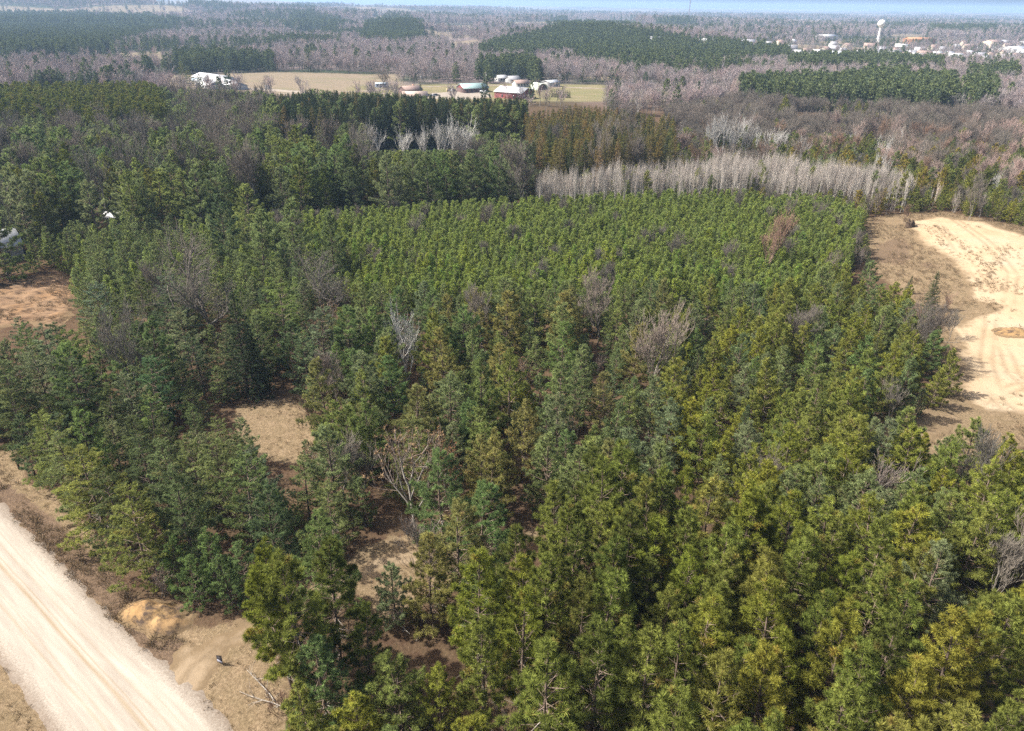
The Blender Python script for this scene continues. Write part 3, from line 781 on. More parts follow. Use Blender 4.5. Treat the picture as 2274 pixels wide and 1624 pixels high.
LB = long_building
LB('livestock_barn', 'longest white barn, at the back of the white barns by the tan field', 'barn', (447, 178), (508, 186), 16, 3.2, 3.2, 'pale_blue', 'white_metal', wins=0, group='white barns by the tan field')
LB('livestock_barn', 'white barn nearest the pines, its slate gable facing the dark woods', 'barn', (452, 187), (480, 199), 12, 3.0, 2.6, 'white_paint', 'white_metal', gable='slate_blue', wins=0, group='white barns by the tan field', bigdoor=True)
LB('livestock_barn', 'white barn with blue grey gable next to the gravel lot', 'barn', (492, 187), (532, 200), 12, 3.0, 2.6, 'white_paint', 'white_metal', gable='slate_blue', wins=0, group='white barns by the tan field', bigdoor=True)
LB('storage_trailer', 'small white box trailer standing alone at the tan field edge', 'trailer', (590, 199), (600, 199), 2.6, 2.8, .15, 'white_paint', 'white_metal', ov=.05, wins=0)
LB('cottage', 'small cottage with pale blue roof beside dark pine plantation', 'house', (350, 201), (364, 201), 7, 2.8, 2, 'pale_blue', 'white_metal')
LB('red_barn', 'long dark red barn under a seafoam green metal roof', 'barn', (1022, 206), (1076, 203), 13, 3.4, 3.2, 'dark_brown_wall', 'seafoam_metal', gable='barn_red', wins=5)
LB('red_barn', 'red pole barn with bright white metal roof above the spruce tops', 'barn', (1172, 220), (1112, 215), 15, 4.4, 3.4, 'barn_red', 'white_metal', wins=2, bigdoor=True)
LB('farmhouse', 'ranch house with purplish brown roof between two small spruces', 'house', (893, 208), (930, 206), 11, 2.9, 2.6, 'dark_brown_wall', 'brown_shingle', chimney=True)
LB('garage', 'tan roofed garage with slate blue gable facing the parked cars', 'garage', (895, 222), (948, 222), 13, 3.2, 2.8, 'slate_blue', 'tan_shingle', bigdoor=True)
LB('mobile_home', 'dark blue and pale blue mobile home beside a spreading bare tree', 'mobile home', (834, 194), (862, 194), 4.5, 2.9, .6, 'slate_blue', 'pale_blue', ov=.15, wins=4)
LB('farm_shed', 'open grey shed with grey metal roof beyond the arched hut', 'shed', (1212, 193), (1234, 191), 9, 3.4, 1.6, 'grey_wall', 'grey_metal', wins=0)
LB('white_farmhouse', 'white house with small front gable and dull purple roof', 'house', (1142, 193), (1170, 192), 8, 3.0, 2.4, 'white_paint', 'brown_shingle', wins=4)
LB('grey_house', 'grey roofed house among trees above the white farmhouse', 'house', (1128, 184), (1150, 183), 10, 3.0, 2.6, 'grey_wall', 'grey_shingle')
LB('grey_house', 'pale house half hidden by trees, white roof beside grey roof', 'house', (1103, 181), (1122, 180), 9, 3.0, 2.2, 'white_paint', 'white_metal')
LB('pink_cottage', 'small white cottage with red roof at the wood edge', 'cottage', (900 + 490, 222 - 20), (1400, 202), 6, 2.6, 1.8, 'white_paint', 'brick_wall')
LB('white_farmhouse', 'white shed standing at the bend of the tan lane', 'shed', (1493, 215), (1501, 215), 4, 2.4, 1.2, 'white_paint', 'white_metal', wins=1)

def quonset():
    a, b = at(1189, 198), at(1204, 198)
    pos, L = built(a, b, 9)
    r, ln, n = 4.6, 12.0, 14
    o = tag(empty('quonset_hut', (at(1197, 199)[0], at(1197, 199)[1], at(1197, 199)[2]), .5), 'arched pale metal hut with dark open end', 'hut')
    th = np.linspace(0, math.pi, n + 1); V, q = [], []
    for s, rr in ((-.5, r), (.5, r), (-.5, r - .18), (.5, r - .18)):
        V += [(math.cos(t) * rr, s * ln, math.sin(t) * rr) for t in th]
    m = n + 1
    for i in range(n):
        q += [(i, i + 1, m + i + 1, m + i), (2 * m + i + 1, 2 * m + i, 3 * m + i, 3 * m + i + 1), (i + 1, i, 2 * m + i, 2 * m + i + 1)]
    link('shell', mesh('shell', [(np.array(V), np.array(q), 'pale_green_metal')]), o)
    E = np.array([(math.cos(t) * (r - .2), ln * .5 - .4, math.sin(t) * (r - .2)) for t in th] + [(0, ln * .5 - .4, 0)]); link('end_wall', mesh('end_wall', [(E, np.array([(i, i + 1, m) for i in range(n)]), 'grey_wall')]), o)
    E2 = np.array([(math.cos(t) * (r - .2), -ln * .5 + 2.0, math.sin(t) * (r - .2)) for t in th] + [(0, -ln * .5 + 2.0, 0)]); link('end_wall', mesh('end_wall', [(E2, np.array([(i + 1, i, m) for i in range(n)]), 'dark_brown_wall')]), o)
quonset()

# big white roof at the near left and small sheds among the pines
def near_roof():
    a = at(8, 590)
    BLOCK.append((a[0], a[1], 8)); BLOCK.append((a[0] - 8, a[1] + 3, 9))
    house('pole_building', 'white metal roofed building with teal trim behind the left pines', 'building', (a[0] - 7.5, a[1] + 3.5, a[2]), .75, 16, 11, 3.6, 2.6, 'grey_wall', 'white_metal', wins=3)
near_roof()
for px_, py_, lab_ in ((150, 428, 'small white shed glimpsed between tall pines, farther of two'), (268, 497, 'small white shed glimpsed under pines behind the young plantation')):
    a = at(px_, py_); BLOCK.append((a[0], a[1], 5)); BLOCK.append((a[0] + 2, a[1] - 5, 4)); BLOCK.append((a[0] + 3, a[1] - 10, 3))
    house('shed', lab_, 'shed', a, .3, 6, 4, 2.4, 1.0, 'white_paint', 'white_metal', wins=1)

# town: every house by itself
HOUSE_STYLE = [('white_paint', 'grey_shingle', 'white', 'grey'), ('white_paint', 'white_metal', 'white', 'white'), ('cream_wall', 'brown_shingle', 'cream', 'brown'), ('white_paint', 'dark_shingle', 'white', 'black'), ('pale_blue', 'grey_shingle', 'pale blue', 'grey'),
               ('grey_wall', 'white_metal', 'grey', 'white'), ('brick_wall', 'grey_shingle', 'red brick', 'grey'), ('white_paint', 'tan_shingle', 'white', 'tan')]
_used = set()
TOWN = [(1452, 97), (1463, 102), (1478, 99), (1549, 113), (1563, 118), (1571, 122), (1640, 118), (1652, 124), (1662, 120), (1676, 118), (1690, 126), (1702, 116), (1713, 122), (1725, 128), (1738, 121), (1752, 117), (1770, 126), (1785, 122), (1800, 130), (1815, 125),
        (1830, 120), (1852, 115), (1868, 121), (1895, 132), (1905, 127), (1918, 133), (1932, 131), (1945, 126), (1958, 133), (1972, 132), (1984, 128), (1996, 134), (2010, 131), (2022, 126), (2035, 133), (2050, 130), (2064, 134), (2078, 129), (2092, 134), (2105, 128),
        (2118, 136), (2130, 131), (2142, 138), (2150, 126), (2160, 141), (2172, 134), (2184, 140), (2196, 130), (2208, 138), (2214, 150), (2222, 128), (2234, 136), (2240, 152), (2250, 132), (2262, 142), (2268, 126), (2100, 146), (2060, 149), (2125, 152), (2160, 156), (2190, 153), (2245, 160),
        (2070, 112), (2090, 116), (2120, 110), (2150, 112), (2180, 108), (2210, 112), (2235, 108), (2262, 113), (2000, 112), (1880, 108), (1850, 104), (1760, 98), (1730, 102), (1660, 104), (1700, 106), (2140, 101), (2230, 99), (2270, 102), (1930, 110), (1955, 117), (2040, 118), (1985, 120)]
ORD = 'first second third fourth fifth sixth seventh eighth ninth tenth eleventh twelfth thirteenth fourteenth fifteenth sixteenth seventeenth eighteenth nineteenth twentieth'.split()
_T = 'twenty thirty forty fifty sixty seventy eighty ninety'.split(); _TO = 'twentieth thirtieth fortieth fiftieth sixtieth seventieth eightieth ninetieth'.split()
for i_, t_ in enumerate(_T):
    if i_: ORD.append(_TO[i_])
    ORD += [f'{t_}-{o}' for o in ORD[:9]]
def ordinal(i): return ORD[i] if i < len(ORD) else 'outermost'

town_pos = []
_cnt = {}
WT = at_dist(1966, 1560)
for i_, (px, py) in enumerate(TOWN):
    a = at(px, py)
    wall, roof, wn_, rn_ = HOUSE_STYLE[(i_ * 5 + i_ // 3) % len(HOUSE_STYLE)]
    big = (i_ * 7) % 5 == 0
    town_pos.append(a)
    side = 'before' if a[1] < WT[1] else 'beyond'
    side = ('to the west of' if px < 1966 else 'to the east of')
    key = (wn_, rn_, side); k = _cnt[key] = _cnt.get(key, 0) + 1
    TOWN[i_] = (px, py, a, wall, roof, wn_, rn_, side, k - 1, big)
for px, py, a, wall, roof, wn_, rn_, side, k, big in TOWN:
    house('town_house', f'{"big" if big else "small"} {wn_} town house with {rn_} roof, {ordinal(k)} of its colours {side} water tower'.replace('to the west of', 'left of').replace('to the east of', 'right of'), 'house', a, random.uniform(-.6, .9), 17 if big else 12, 11 if big else 9, 5.5 if big else 4.2, 3.4, wall, roof, .6, 'houses of the far town', 3)
    BLOCK.append((a[0], a[1], 11))
for px0, px1, py, wd, h, wall, roof, lab, nm in ((1835, 1888, 133, 24, 6, 'grey_wall', 'grey_metal', 'wide low hall with blue grey metal roof at the town edge', 'town_hall'),
        (1548, 1600, 104, 26, 7, 'cream_wall', 'white_metal', 'long pale flat building above the dark pine stand', 'warehouse'), (2010, 2068, 98, 20, 8, 'rust_wall', 'rust_wall', 'long rust red building beside the water tower', 'school'),
        (2230, 2274, 122, 26, 8, 'white_paint', 'grey_metal', 'large white shop building with grey roof at town centre', 'shop_building'), (2190, 2215, 106, 20, 9, 'cream_wall', 'brown_shingle', 'tan public building behind town houses', 'public_building'),
        (1815, 1850, 90, 24, 8, 'white_paint', 'white_metal', 'white factory building far beyond the town', 'factory'), (366, 386, 46, 18, 7, 'cream_wall', 'white_metal', 'white farmhouse on green hill lawn under wooded ridge', 'hill_house'),
        (1108, 1120, 47, 20, 7, 'cream_wall', 'white_metal', 'pale house on the wooded rise far beyond the farm', 'rise_house'), (505, 520, 50, 16, 6, 'white_paint', 'white_metal', 'white farm building far off among hardwoods', 'far_barn'), (1905, 1935, 133, 20, 4, 'white_paint', 'grey_metal', 'low white motel row along the town edge', 'motel')):
    a, b = at(px0, py), at(px1, py); pos, L = built(a, b, wd)
    house(nm, lab, 'building', pos, yaw_to(a, b) + .04, L, wd, h, 3.0, wall, roof, .5, None, 5)

def water_tower():
    a = WT
    BLOCK.append((a[0], a[1], 14))
    o = tag(empty('water_tower', (a[0], a[1], a[2])), 'white water tower with round tank on flared pedestal above the town', 'water tower')
    def lathe(pr, mat, n=20):
        V = [(r * math.cos(t), r * math.sin(t), z) for r, z in pr for t in np.arange(n) / n * 2 * math.pi]
        q = [(i * n + j, i * n + (j + 1) % n, (i + 1) * n + (j + 1) % n, (i + 1) * n + j) for i in range(len(pr) - 1) for j in range(n)]
        return np.array(V), np.array(q), mat
    link('pedestal', mesh('pedestal', [lathe([(5.2, -1), (4.6, 1), (3.0, 4), (2.3, 9), (2.1, 22), (2.6, 25), (3.4, 26.6)], 'tank_cream')]), o)
    link('tank', mesh('tank', [lathe([(3.4, 26.6), (5.6, 28.2), (6.9, 30.5), (7.2, 32.5), (6.7, 35), (5.2, 37.2), (3, 38.5), (.4, 39)], 'tank_cream')]), o)
    link('hatch', mesh('hatch', [lathe([(.5, 38.9), (.5, 40), (.05, 40.2)], 'tank_cream', 8)]), o)
water_tower()

def radio_mast():
    a = at_dist(1532, 3900)
    o = tag(empty('radio_mast', (a[0], a[1], a[2])), 'thin dark lattice radio mast rising above the horizon', 'radio mast')
    H, w, n = 105, 2.4, 22
    c = [np.array([w * math.cos(t), w * math.sin(t)]) for t in (0, 2.09, 4.19)]
    for k in range(3):
        link('leg', mesh('leg', [(*tubes([(*c[k], -2)], [(*c[k], H)], [.55], [.45], 6), 'mast_steel')]), o)
    P0, P1 = [], []
    for i in range(n):
        z0, z1 = H * i / n, H * (i + 1) / n
        for k in range(3):
            P0 += [(*c[k], z0), (*c[k], z1)]; P1 += [(*c[(k + 1) % 3], z1), (*c[(k + 1) % 3], z1)]
    link('bracing', mesh('bracing', [(*tubes(P0, P1, np.full(len(P0), .22), np.full(len(P0), .22), 4), 'mast_steel')]), o)
    link('antenna', mesh('antenna', [(*tubes([(0, 0, H)], [(0, 0, H + 9)], [.3], [.15], 6), 'mast_steel')]), o)
radio_mast()

for px, py, h, lab in ((935, 193, 9, 'utility pole behind the small green spruce by the farmhouse'), (1079, 192, 10, 'utility pole at the far end of the green roofed barn'), (1240, 193, 10, 'utility pole beside the grey farm shed')):
    a = at(px, py); o = tag(empty('utility_pole', a), lab, 'utility pole', 'poles along the farm lane')
    link('post', mesh('post', [(*tubes([(0, 0, -.5)], [(0, 0, h)], [.22], [.16], 6), 'pole_wood')]), o)
    link('crossarm', mesh('crossarm', [(*box(-1.2, 1.2, -.1, .1, h - .8, h - .55), 'pole_wood')]), o)
    link('transformer', mesh('transformer', [(*tubes([(.35, 0, h - 2.4)], [(.35, 0, h - 1.3)], [.3], [.3], 8), 'grey_metal')]), o)

def car(px, py, rot, body, lab):
    a = at(px, py); o = tag(empty('parked_car', (a[0], a[1], a[2] + .15), rot), lab, 'car', 'cars parked by the tan garage')
    prof = [(-2.2, .35), (-2.2, .9), (-1.5, 1.0), (-1.0, 1.5), (.6, 1.5), (1.3, 1.0), (2.2, .85), (2.25, .35)]
    V = np.array([(x, s * (.85 if z < 1.2 else .68), z) for s in (-1, 1) for x, z in prof]); n = len(prof)
    q = np.array([(i, (i + 1) % n, n + (i + 1) % n, n + i) for i in range(n)])
    link('body', mesh('body', [(V, q, body), (V, np.array([list(range(n))[::-1]]), body), (V, np.array([list(range(n, 2 * n))]), body)]), o)
    link('windscreen', mesh('windscreen', [(*box(.62, .75, -.66, .66, 1.05, 1.45), 'dark_glass')]), o)
    for x in (-1.4, 1.4):
        for s in (-1, 1):
            link('wheel', mesh('wheel', [(*tubes([(x, s * .7, .33)], [(x, s * .92, .33)], [.34], [.34], 10), 'rubber')]), o)
car(952, 215, .3, 'car_dark', 'dark car parked nearest the tan roofed garage')
car(960, 215, .4, 'car_white', 'white car parked between two dark cars')
car(968, 214, .5, 'car_dark', 'dark car parked at the end of the row by the gravel yard')
for i_, (px, py, mt, lab) in enumerate(((994, 203, 'hay', 'round hay bale, first of the row left of the red barn'), (999, 202, 'rubber', 'black wrapped bale, second in the row by the barn'), (1004, 203, 'wrap_white', 'white wrapped bale, third in the row by the barn'),
        (1009, 204, 'rubber', 'black wrapped bale closest to the red barn'), (1069, 207, 'wrap_white', 'white wrapped bale in front of the red barn, nearer the yard'), (1077, 207, 'wrap_white', 'white wrapped bale in front of the red barn, farther along'))):
    a = at(px, py)
    V, q = tubes([(-.9, 0, .85)], [(.9, 0, .85)], [.9], [.9], 14)
    tag(link('round_bale', mesh('round_bale', [(V, q, mt), (V, np.array([list(range(14))[::-1]]), mt), (V, np.array([list(range(14, 28))]), mt)]), None, (a[0], a[1], a[2] + .05), random.uniform(0, 3)), lab, 'bale', 'bales beside the red barn')

# ------------------------------------------------------------------ roadside sign
def sale_sign():
    a = at(490, 1476)
    o = tag(empty('sale_sign', a, math.radians(-28)), 'black yard sign with grey lower panel on the grass by the driveway', 'sign')
    link('panel', mesh('panel', [(*box(-.36, .36, -.02, .02, .22, .95), 'black_plastic')]), o)
    link('lower_panel', mesh('lower_panel', [(*box(-.34, .34, -.026, .026, .24, .56), 'sign_grey')]), o)
    p = link('rider', mesh('rider', [(np.array([(-.36, 0, .96), (.36, 0, .96), (.36, 0, 1.3), (-.36, .03, .96), (.36, .03, .96), (.36, .03, 1.3)]), np.array([(0, 1, 2), (3, 5, 4)]), 'black_plastic'), (np.array([(-.36, 0, .96), (.36, 0, 1.3), (.36, .03, 1.3), (-.36, .03, .96)]), np.array([(0, 1, 2, 3)]), 'black_plastic')]), o)
    for x in (-.37, .37):
        link('stake', mesh('stake', [(*tubes([(x, 0, -.25)], [(x, 0, 1.0 if x < 0 else 1.32)], [.014], [.014], 6), 'black_plastic')]), o)
sale_sign()

# jagged uprooted stump on the sandy hill
def stump():
    a = at(2020, 505); rng = np.random.default_rng(3)
    n = 16; V, q = [], []
    zs = [(-.2, 1.25), (.5, 1.1), (1.1, 1.0)]
    for z, r in zs:
        V += [(math.cos(t) * r * rng.uniform(.85, 1.15), math.sin(t) * r * rng.uniform(.85, 1.15), z) for t in np.arange(n) / n * 6.283]
    V += [(math.cos(t) * rng.uniform(.8, 1.15), math.sin(t) * rng.uniform(.8, 1.15), rng.uniform(1.2, 2.3)) for t in np.arange(n) / n * 6.283]
    V += [(math.cos(t) * .45, math.sin(t) * .45, .9) for t in np.arange(n) / n * 6.283]
    for i in range(4):
        q += [(i * n + j, i * n + (j + 1) % n, (i + 1) * n + (j + 1) % n, (i + 1) * n + j) for j in range(n)]
    o = tag(empty('tree_stump', (a[0], a[1], a[2] + .1), .4), 'jagged dark tree stump on the crest of the sandy hill', 'stump')
    link('core', mesh('core', [(np.array(V), np.array(q), 'stump_wood')]), o)
    for k in range(9):
        t = rng.uniform(0, 6.28); p = np.array([math.cos(t) * .8, math.sin(t) * .8, rng.uniform(.1, 1.4)]); d = np.array([math.cos(t), math.sin(t), rng.uniform(-.2, .8)])
        link('root', mesh('root', [(*tubes([p, p + d * .6], [p + d * .6, p + d * 1.1 + np.array([0, 0, .2])], [.13, .09], [.09, .03], 5), 'stump_wood')]), o)
stump()

# heap of dug sand beside the road
def sand_heap():
    c = at(335, 1372)
    n = 64; X, Yg = np.meshgrid(np.linspace(-6, 6, n), np.linspace(-4, 4, n)); x, y = X.ravel(), Yg.ravel()
    ang = math.radians(-14); xr, yr = x * math.cos(ang) - y * math.sin(ang), x * math.sin(ang) + y * math.cos(ang)
    r = np.sqrt((x / 4.3) ** 2 + (y / 2.5) ** 2) + (fbm(x, y, 2.2, 8, 3) - .5) * .7
    hh = 1.15 * sstep(1.05, .1, r) + .45 * np.exp(-((x - 2.6) ** 2 + (y + .8) ** 2) / 1.4)
    wx, wy = xr + c[0], yr + c[1]
    z = gh(wx, wy) + hh + (fbm(x, y, .8, 12, 3) - .5) * .35 * (hh > .05) - .06
    i = np.arange(n - 1)[:, None] * n + np.arange(n - 1)[None]
    Fq = np.stack([i, i + 1, i + 1 + n, i + n], -1).reshape(-1, 4)
    keep = (hh[Fq] > .03).any(1)
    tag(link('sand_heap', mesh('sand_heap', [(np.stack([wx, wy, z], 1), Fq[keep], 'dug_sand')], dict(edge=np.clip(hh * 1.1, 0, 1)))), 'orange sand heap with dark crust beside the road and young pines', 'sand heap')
sand_heap()

def small_heap():
    c = at(2250, 740); n = 30
    X, Yg = np.meshgrid(np.linspace(-4, 4, n), np.linspace(-3, 3, n)); x, y = X.ravel(), Yg.ravel()
    hh = .7 * np.exp(-((x / 2.2) ** 2 + (y / 1.4) ** 2)); z = gh(x + c[0], y + c[1]) + hh + .1 + (fbm(x, y, 1.1, 3, 2) - .5) * .3 * (hh > .05)
    i = np.arange(n - 1)[:, None] * n + np.arange(n - 1)[None]; Fq = np.stack([i, i + 1, i + 1 + n, i + n], -1).reshape(-1, 4)
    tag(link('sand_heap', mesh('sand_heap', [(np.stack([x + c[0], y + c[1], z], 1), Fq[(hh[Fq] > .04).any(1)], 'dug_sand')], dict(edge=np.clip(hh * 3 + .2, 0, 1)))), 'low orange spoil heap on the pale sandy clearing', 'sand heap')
small_heap()

# ------------------------------------------------------------------ trees
OPEN_W = [VERGE, CLEARING, DIRT, HILLGRASS, GLADE] + FIELDS + LAWNS + FARFIELDS
class Spacing:
    def __init__(self, cell=6.0): self.c = cell; self.g = {}
    def ok(self, x, y, r):
        i, j = int(x // self.c), int(y // self.c)
        for a in (-1, 0, 1):
            for b in (-1, 0, 1):
                for (px, py, pr) in self.g.get((i + a, j + b), ()):
                    if (px - x) ** 2 + (py - y) ** 2 < (r + pr) ** 2: return False
        return True
    def add(self, x, y, r): self.g.setdefault((int(x // self.c), int(y // self.c)), []).append((x, y, r))
SP = Spacing()
TREES = []     # kind, x, y, scale, tint
HREF = dict(red_pine=15, scots_pine=11.5, jack_pine=9.5, white_pine=13, spruce=14, young_pine=6, larch=15, bare_oak=14, bare_tree=11, birch=12, brown_oak=8, bush=3.6, aspen=15)
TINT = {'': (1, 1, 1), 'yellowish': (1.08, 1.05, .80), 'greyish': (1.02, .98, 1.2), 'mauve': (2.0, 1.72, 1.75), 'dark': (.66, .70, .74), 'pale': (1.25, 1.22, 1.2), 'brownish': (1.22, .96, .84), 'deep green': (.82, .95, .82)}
def put(kind, px, py, h, tint='', rad=None, hero=None):
    a = at(px, py)
    TREES.append([kind, a[0], a[1], h / HREF[kind], tint, hero]); SP.add(a[0], a[1], rad if rad else h * .14)

# trees one can pick out in the picture, by the place of their foot
put('bare_oak', 488, 772, 19, '', 5.0, 'great spreading bare oak with twisting limbs among dark pines')
put('bare_oak', 742, 712, 13, '', 4, 'broad grey bare oak in the shade behind the tall dark spruce')
put('spruce', 553, 882, 17.5, 'dark', 2.0, 'tallest dark spruce spire at the far edge of the grassy clearing')
put('spruce', 578, 868, 12, 'dark', 1.6, 'shorter dark spruce beside the spire at the clearing')
put('white_pine', 640, 800, 15, 'deep green', 2.4, 'green pine standing beyond the clearing right of the spire')
put('birch', 905, 845, 12, '', 2.2, 'whitest bare tree standing alone in the middle of the pines')
put('bare_tree', 1445, 880, 14, 'pale', 2.4, 'tall grey bare tree with upswept twigs in the central pines')
put('bare_tree', 1325, 770, 12, 'pale', 2.2, 'grey bare tree in central pines behind the tallest upswept one')
put('bare_tree', 1690, 620, 14, 'brownish', 2.6, 'brownish bare tree at the near edge of the young plantation')
put('brown_oak', 925, 1195, 13, '', 3.4, 'large oak still holding brown leaves in the front pines')
put('brown_oak', 1000, 1130, 9, 'brownish', 2.2, 'smaller oak with russet leaves beside the large brown one')
put('bare_tree', 760, 1110, 8, 'pale', 1.6, 'pale bare tree clump at the lower end of the grassy clearing')
put('bare_tree', 810, 1110, 7, 'pale', 1.6, 'pale bare tree with fine twigs next to deep green pine')
put('bare_tree', 700, 965, 5.5, 'brownish', 1.2, 'low grey bare tree at the right rim of the grassy clearing')
put('spruce', 2063, 690, 8.5, '', 1.5, 'dark pointed spruce at the edge of the pale sand')
put('spruce', 1922, 610, 5.5, '', 1.0, 'small dark spruce on the grassy flank of the sandy hill')
put('spruce', 2012, 652, 4.2, '', 1.0, 'smallest dark spruce before the pale sand')
put('bare_tree', 2005, 500, 5.5, 'brownish', .8, 'thin reddish sapling beside the jagged stump')
put('bare_tree', 2150, 490, 11, '', 1.6, 'slim grey bare tree behind the crest of the sandy hill')
put('aspen', 2066, 470, 9, 'pale', .8, 'lone pale aspen behind the sandy hill crest')
put('birch', 1715, 372, 13, '', 1.6, 'leaning white birch beyond the aspen stand')
for k_, (px_, py_, h_, lab_) in enumerate(((812, 352, 14, 'white birch standing leftmost in the pale middle group'), (838, 355, 12, 'second white birch from the left in the pale middle group'), (900, 350, 12, 'small white birch between the halves of the pale middle group'), (940, 352, 13, 'white birch left of the tallest pale one in the middle group'),
        (978, 352, 16, 'tallest white birch of the pale middle group'), (1008, 350, 14, 'white birch just right of the tallest pale one'), (1035, 350, 15, 'broad white birch near the right end of the pale middle group'), (1052, 352, 13, 'white birch standing rightmost in the pale middle group'))):
    put('birch', px_, py_ + 14, h_, '', 1.8, lab_)
put('birch', 1578, 356, 14, '', 1.8, 'white birch at the left of the clump behind the aspens'); put('birch', 1625, 352, 15, '', 1.8, 'white birch in the middle of the clump behind the aspens')
put('birch', 462, 478, 9, '', 1.4, 'small white birch in front of the tall left pines')
put('birch', 1600, 352, 15, '', 2, 'white birch clump left of the leaning birch')
put('birch', 1650, 350, 15, '', 2, 'white birch clump between larches and the leaning birch')
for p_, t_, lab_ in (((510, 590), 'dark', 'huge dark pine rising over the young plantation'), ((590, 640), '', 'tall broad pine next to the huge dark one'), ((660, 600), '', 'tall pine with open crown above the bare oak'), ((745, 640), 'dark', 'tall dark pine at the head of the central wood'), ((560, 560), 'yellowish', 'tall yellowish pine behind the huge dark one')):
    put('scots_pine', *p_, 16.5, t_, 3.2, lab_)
put('red_pine', 690, 1556, 17, '', 2.6, 'two toned tall red pine with bare lower trunk beside the driveway')
put('red_pine', 650, 1530, 15.5, 'yellowish', 2.2, 'yellowish red pine leaning over the driveway')
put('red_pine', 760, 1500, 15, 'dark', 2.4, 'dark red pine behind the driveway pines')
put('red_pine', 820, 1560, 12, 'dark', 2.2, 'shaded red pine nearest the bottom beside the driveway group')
put('scots_pine', 1070, 1292, 13, 'deep green', 2.4, 'deep green pine with bare lower limbs over the pale sand glade')
put('scots_pine', 985, 1215, 12.5, 'deep green', 2.2, 'deep green pine behind the sand glade')
put('scots_pine', 880, 1385, 8, 'greyish', 1.4, 'sparse greyish pine standing alone in the sandy glade')
put('bare_tree', 955, 1330, 9, '', 1.2, 'thin grey bare tree in the sandy glade')
for p_, h_, t_, lab_ in (((155, 1090), 11.5, 'yellowish', 'layered yellowish white pine at the verge, second from the left edge'), ((245, 1200), 12.5, 'yellowish', 'layered white pine leaning over the road verge'), ((330, 1290), 12, 'yellowish', 'layered white pine behind the orange sand heap'),
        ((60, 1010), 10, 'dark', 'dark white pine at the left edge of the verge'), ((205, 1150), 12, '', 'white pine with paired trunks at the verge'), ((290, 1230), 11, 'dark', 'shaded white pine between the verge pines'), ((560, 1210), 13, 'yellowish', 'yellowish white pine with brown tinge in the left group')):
    put('white_pine', *p_, h_, t_, 1.9, lab_)
for p_, h_, lab_ in (((440, 1345), 6.5, 'bushy young pine right behind the orange sand heap'), ((520, 1352), 6.8, 'roundest bushy young pine at the driveway bend'), ((490, 1310), 8, 'bushy pine behind the pair at the driveway bend'), ((400, 1310), 7, 'bushy pine between sand heap and tall verge pine'), ((560, 1330), 7.5, 'bushy pine closest to the driveway in its clump')):
    put('scots_pine', *p_, h_, 'deep green', 1.5, lab_)
put('bush', 365, 1322, 4.2, 'pale', 1.0, 'leafless grey bush at the top of the orange sand heap')
put('bush', 620, 1105 + 480, 3, 'brownish', .8, 'brown bush under the driveway pines')
put('bare_tree', 2200, 1372, 8.5, 'pale', 2.0, 'broad pale bare tree among the right red pines, nearer the thicket edge')
put('bare_tree', 2250, 1352, 9, 'pale', 2.0, 'tall pale bare tree at the heart of the right thicket')
put('bare_tree', 2285, 1385, 8.5, 'pale', 2.0, 'pale bare tree at the picture edge of the right thicket')
put('bush', 1945, 1150, 8, '', 2.2, 'grey bare thicket between yellow green pines at right')
put('spruce', 879, 212, 11, '', 2, 'dark spruce left of the purplish brown roof')
put('spruce', 936, 211, 9, 'deep green', 2, 'small green spruce right of the purplish brown roof')
put('bare_oak', 852, 196, 15, '', 3, 'spreading bare tree beside the blue mobile home')
for k_ in range(10):
    put('spruce', 1226 + k_ * 4.3, 216 + k_ * .2, 5.2, 'brownish', .8)
put('white_pine', 424, 190, 13, 'dark', 3, 'dark pine at the left end of the white barns'); put('white_pine', 408, 186, 14, 'dark', 3, 'second dark pine left of the white barns')
put('jack_pine', 1249, 206, 4.5, 'dark', 2, 'low round evergreen bush on the tan lawn')
for px_, py_ in ((1140, 350 + 400), (2100, 745), (2095, 720)):
    pass
put('bare_tree', 2106, 757, 5, '', .7, 'small dead tree casting a shadow on the pale sand')
put('bush', 2100, 690, 3.6, 'brownish', .9, 'brown bush between spruce and pale sand')
put('jack_pine', 2065, 905, 6.5, '', 1.3, 'jack pine at the very edge of the sandy clearing'); put('scots_pine', 2030, 925, 5, 'greyish', 1.1, 'small greyish pine at the edge of the sandy clearing')
put('bare_tree', 1965, 950, 6, 'pale', 1, 'pale bare tree in front of the dark pine edge by the sand')
put('jack_pine', 2095, 880, 8, '', 1.5, 'slim jack pine leaning over the sandy clearing')

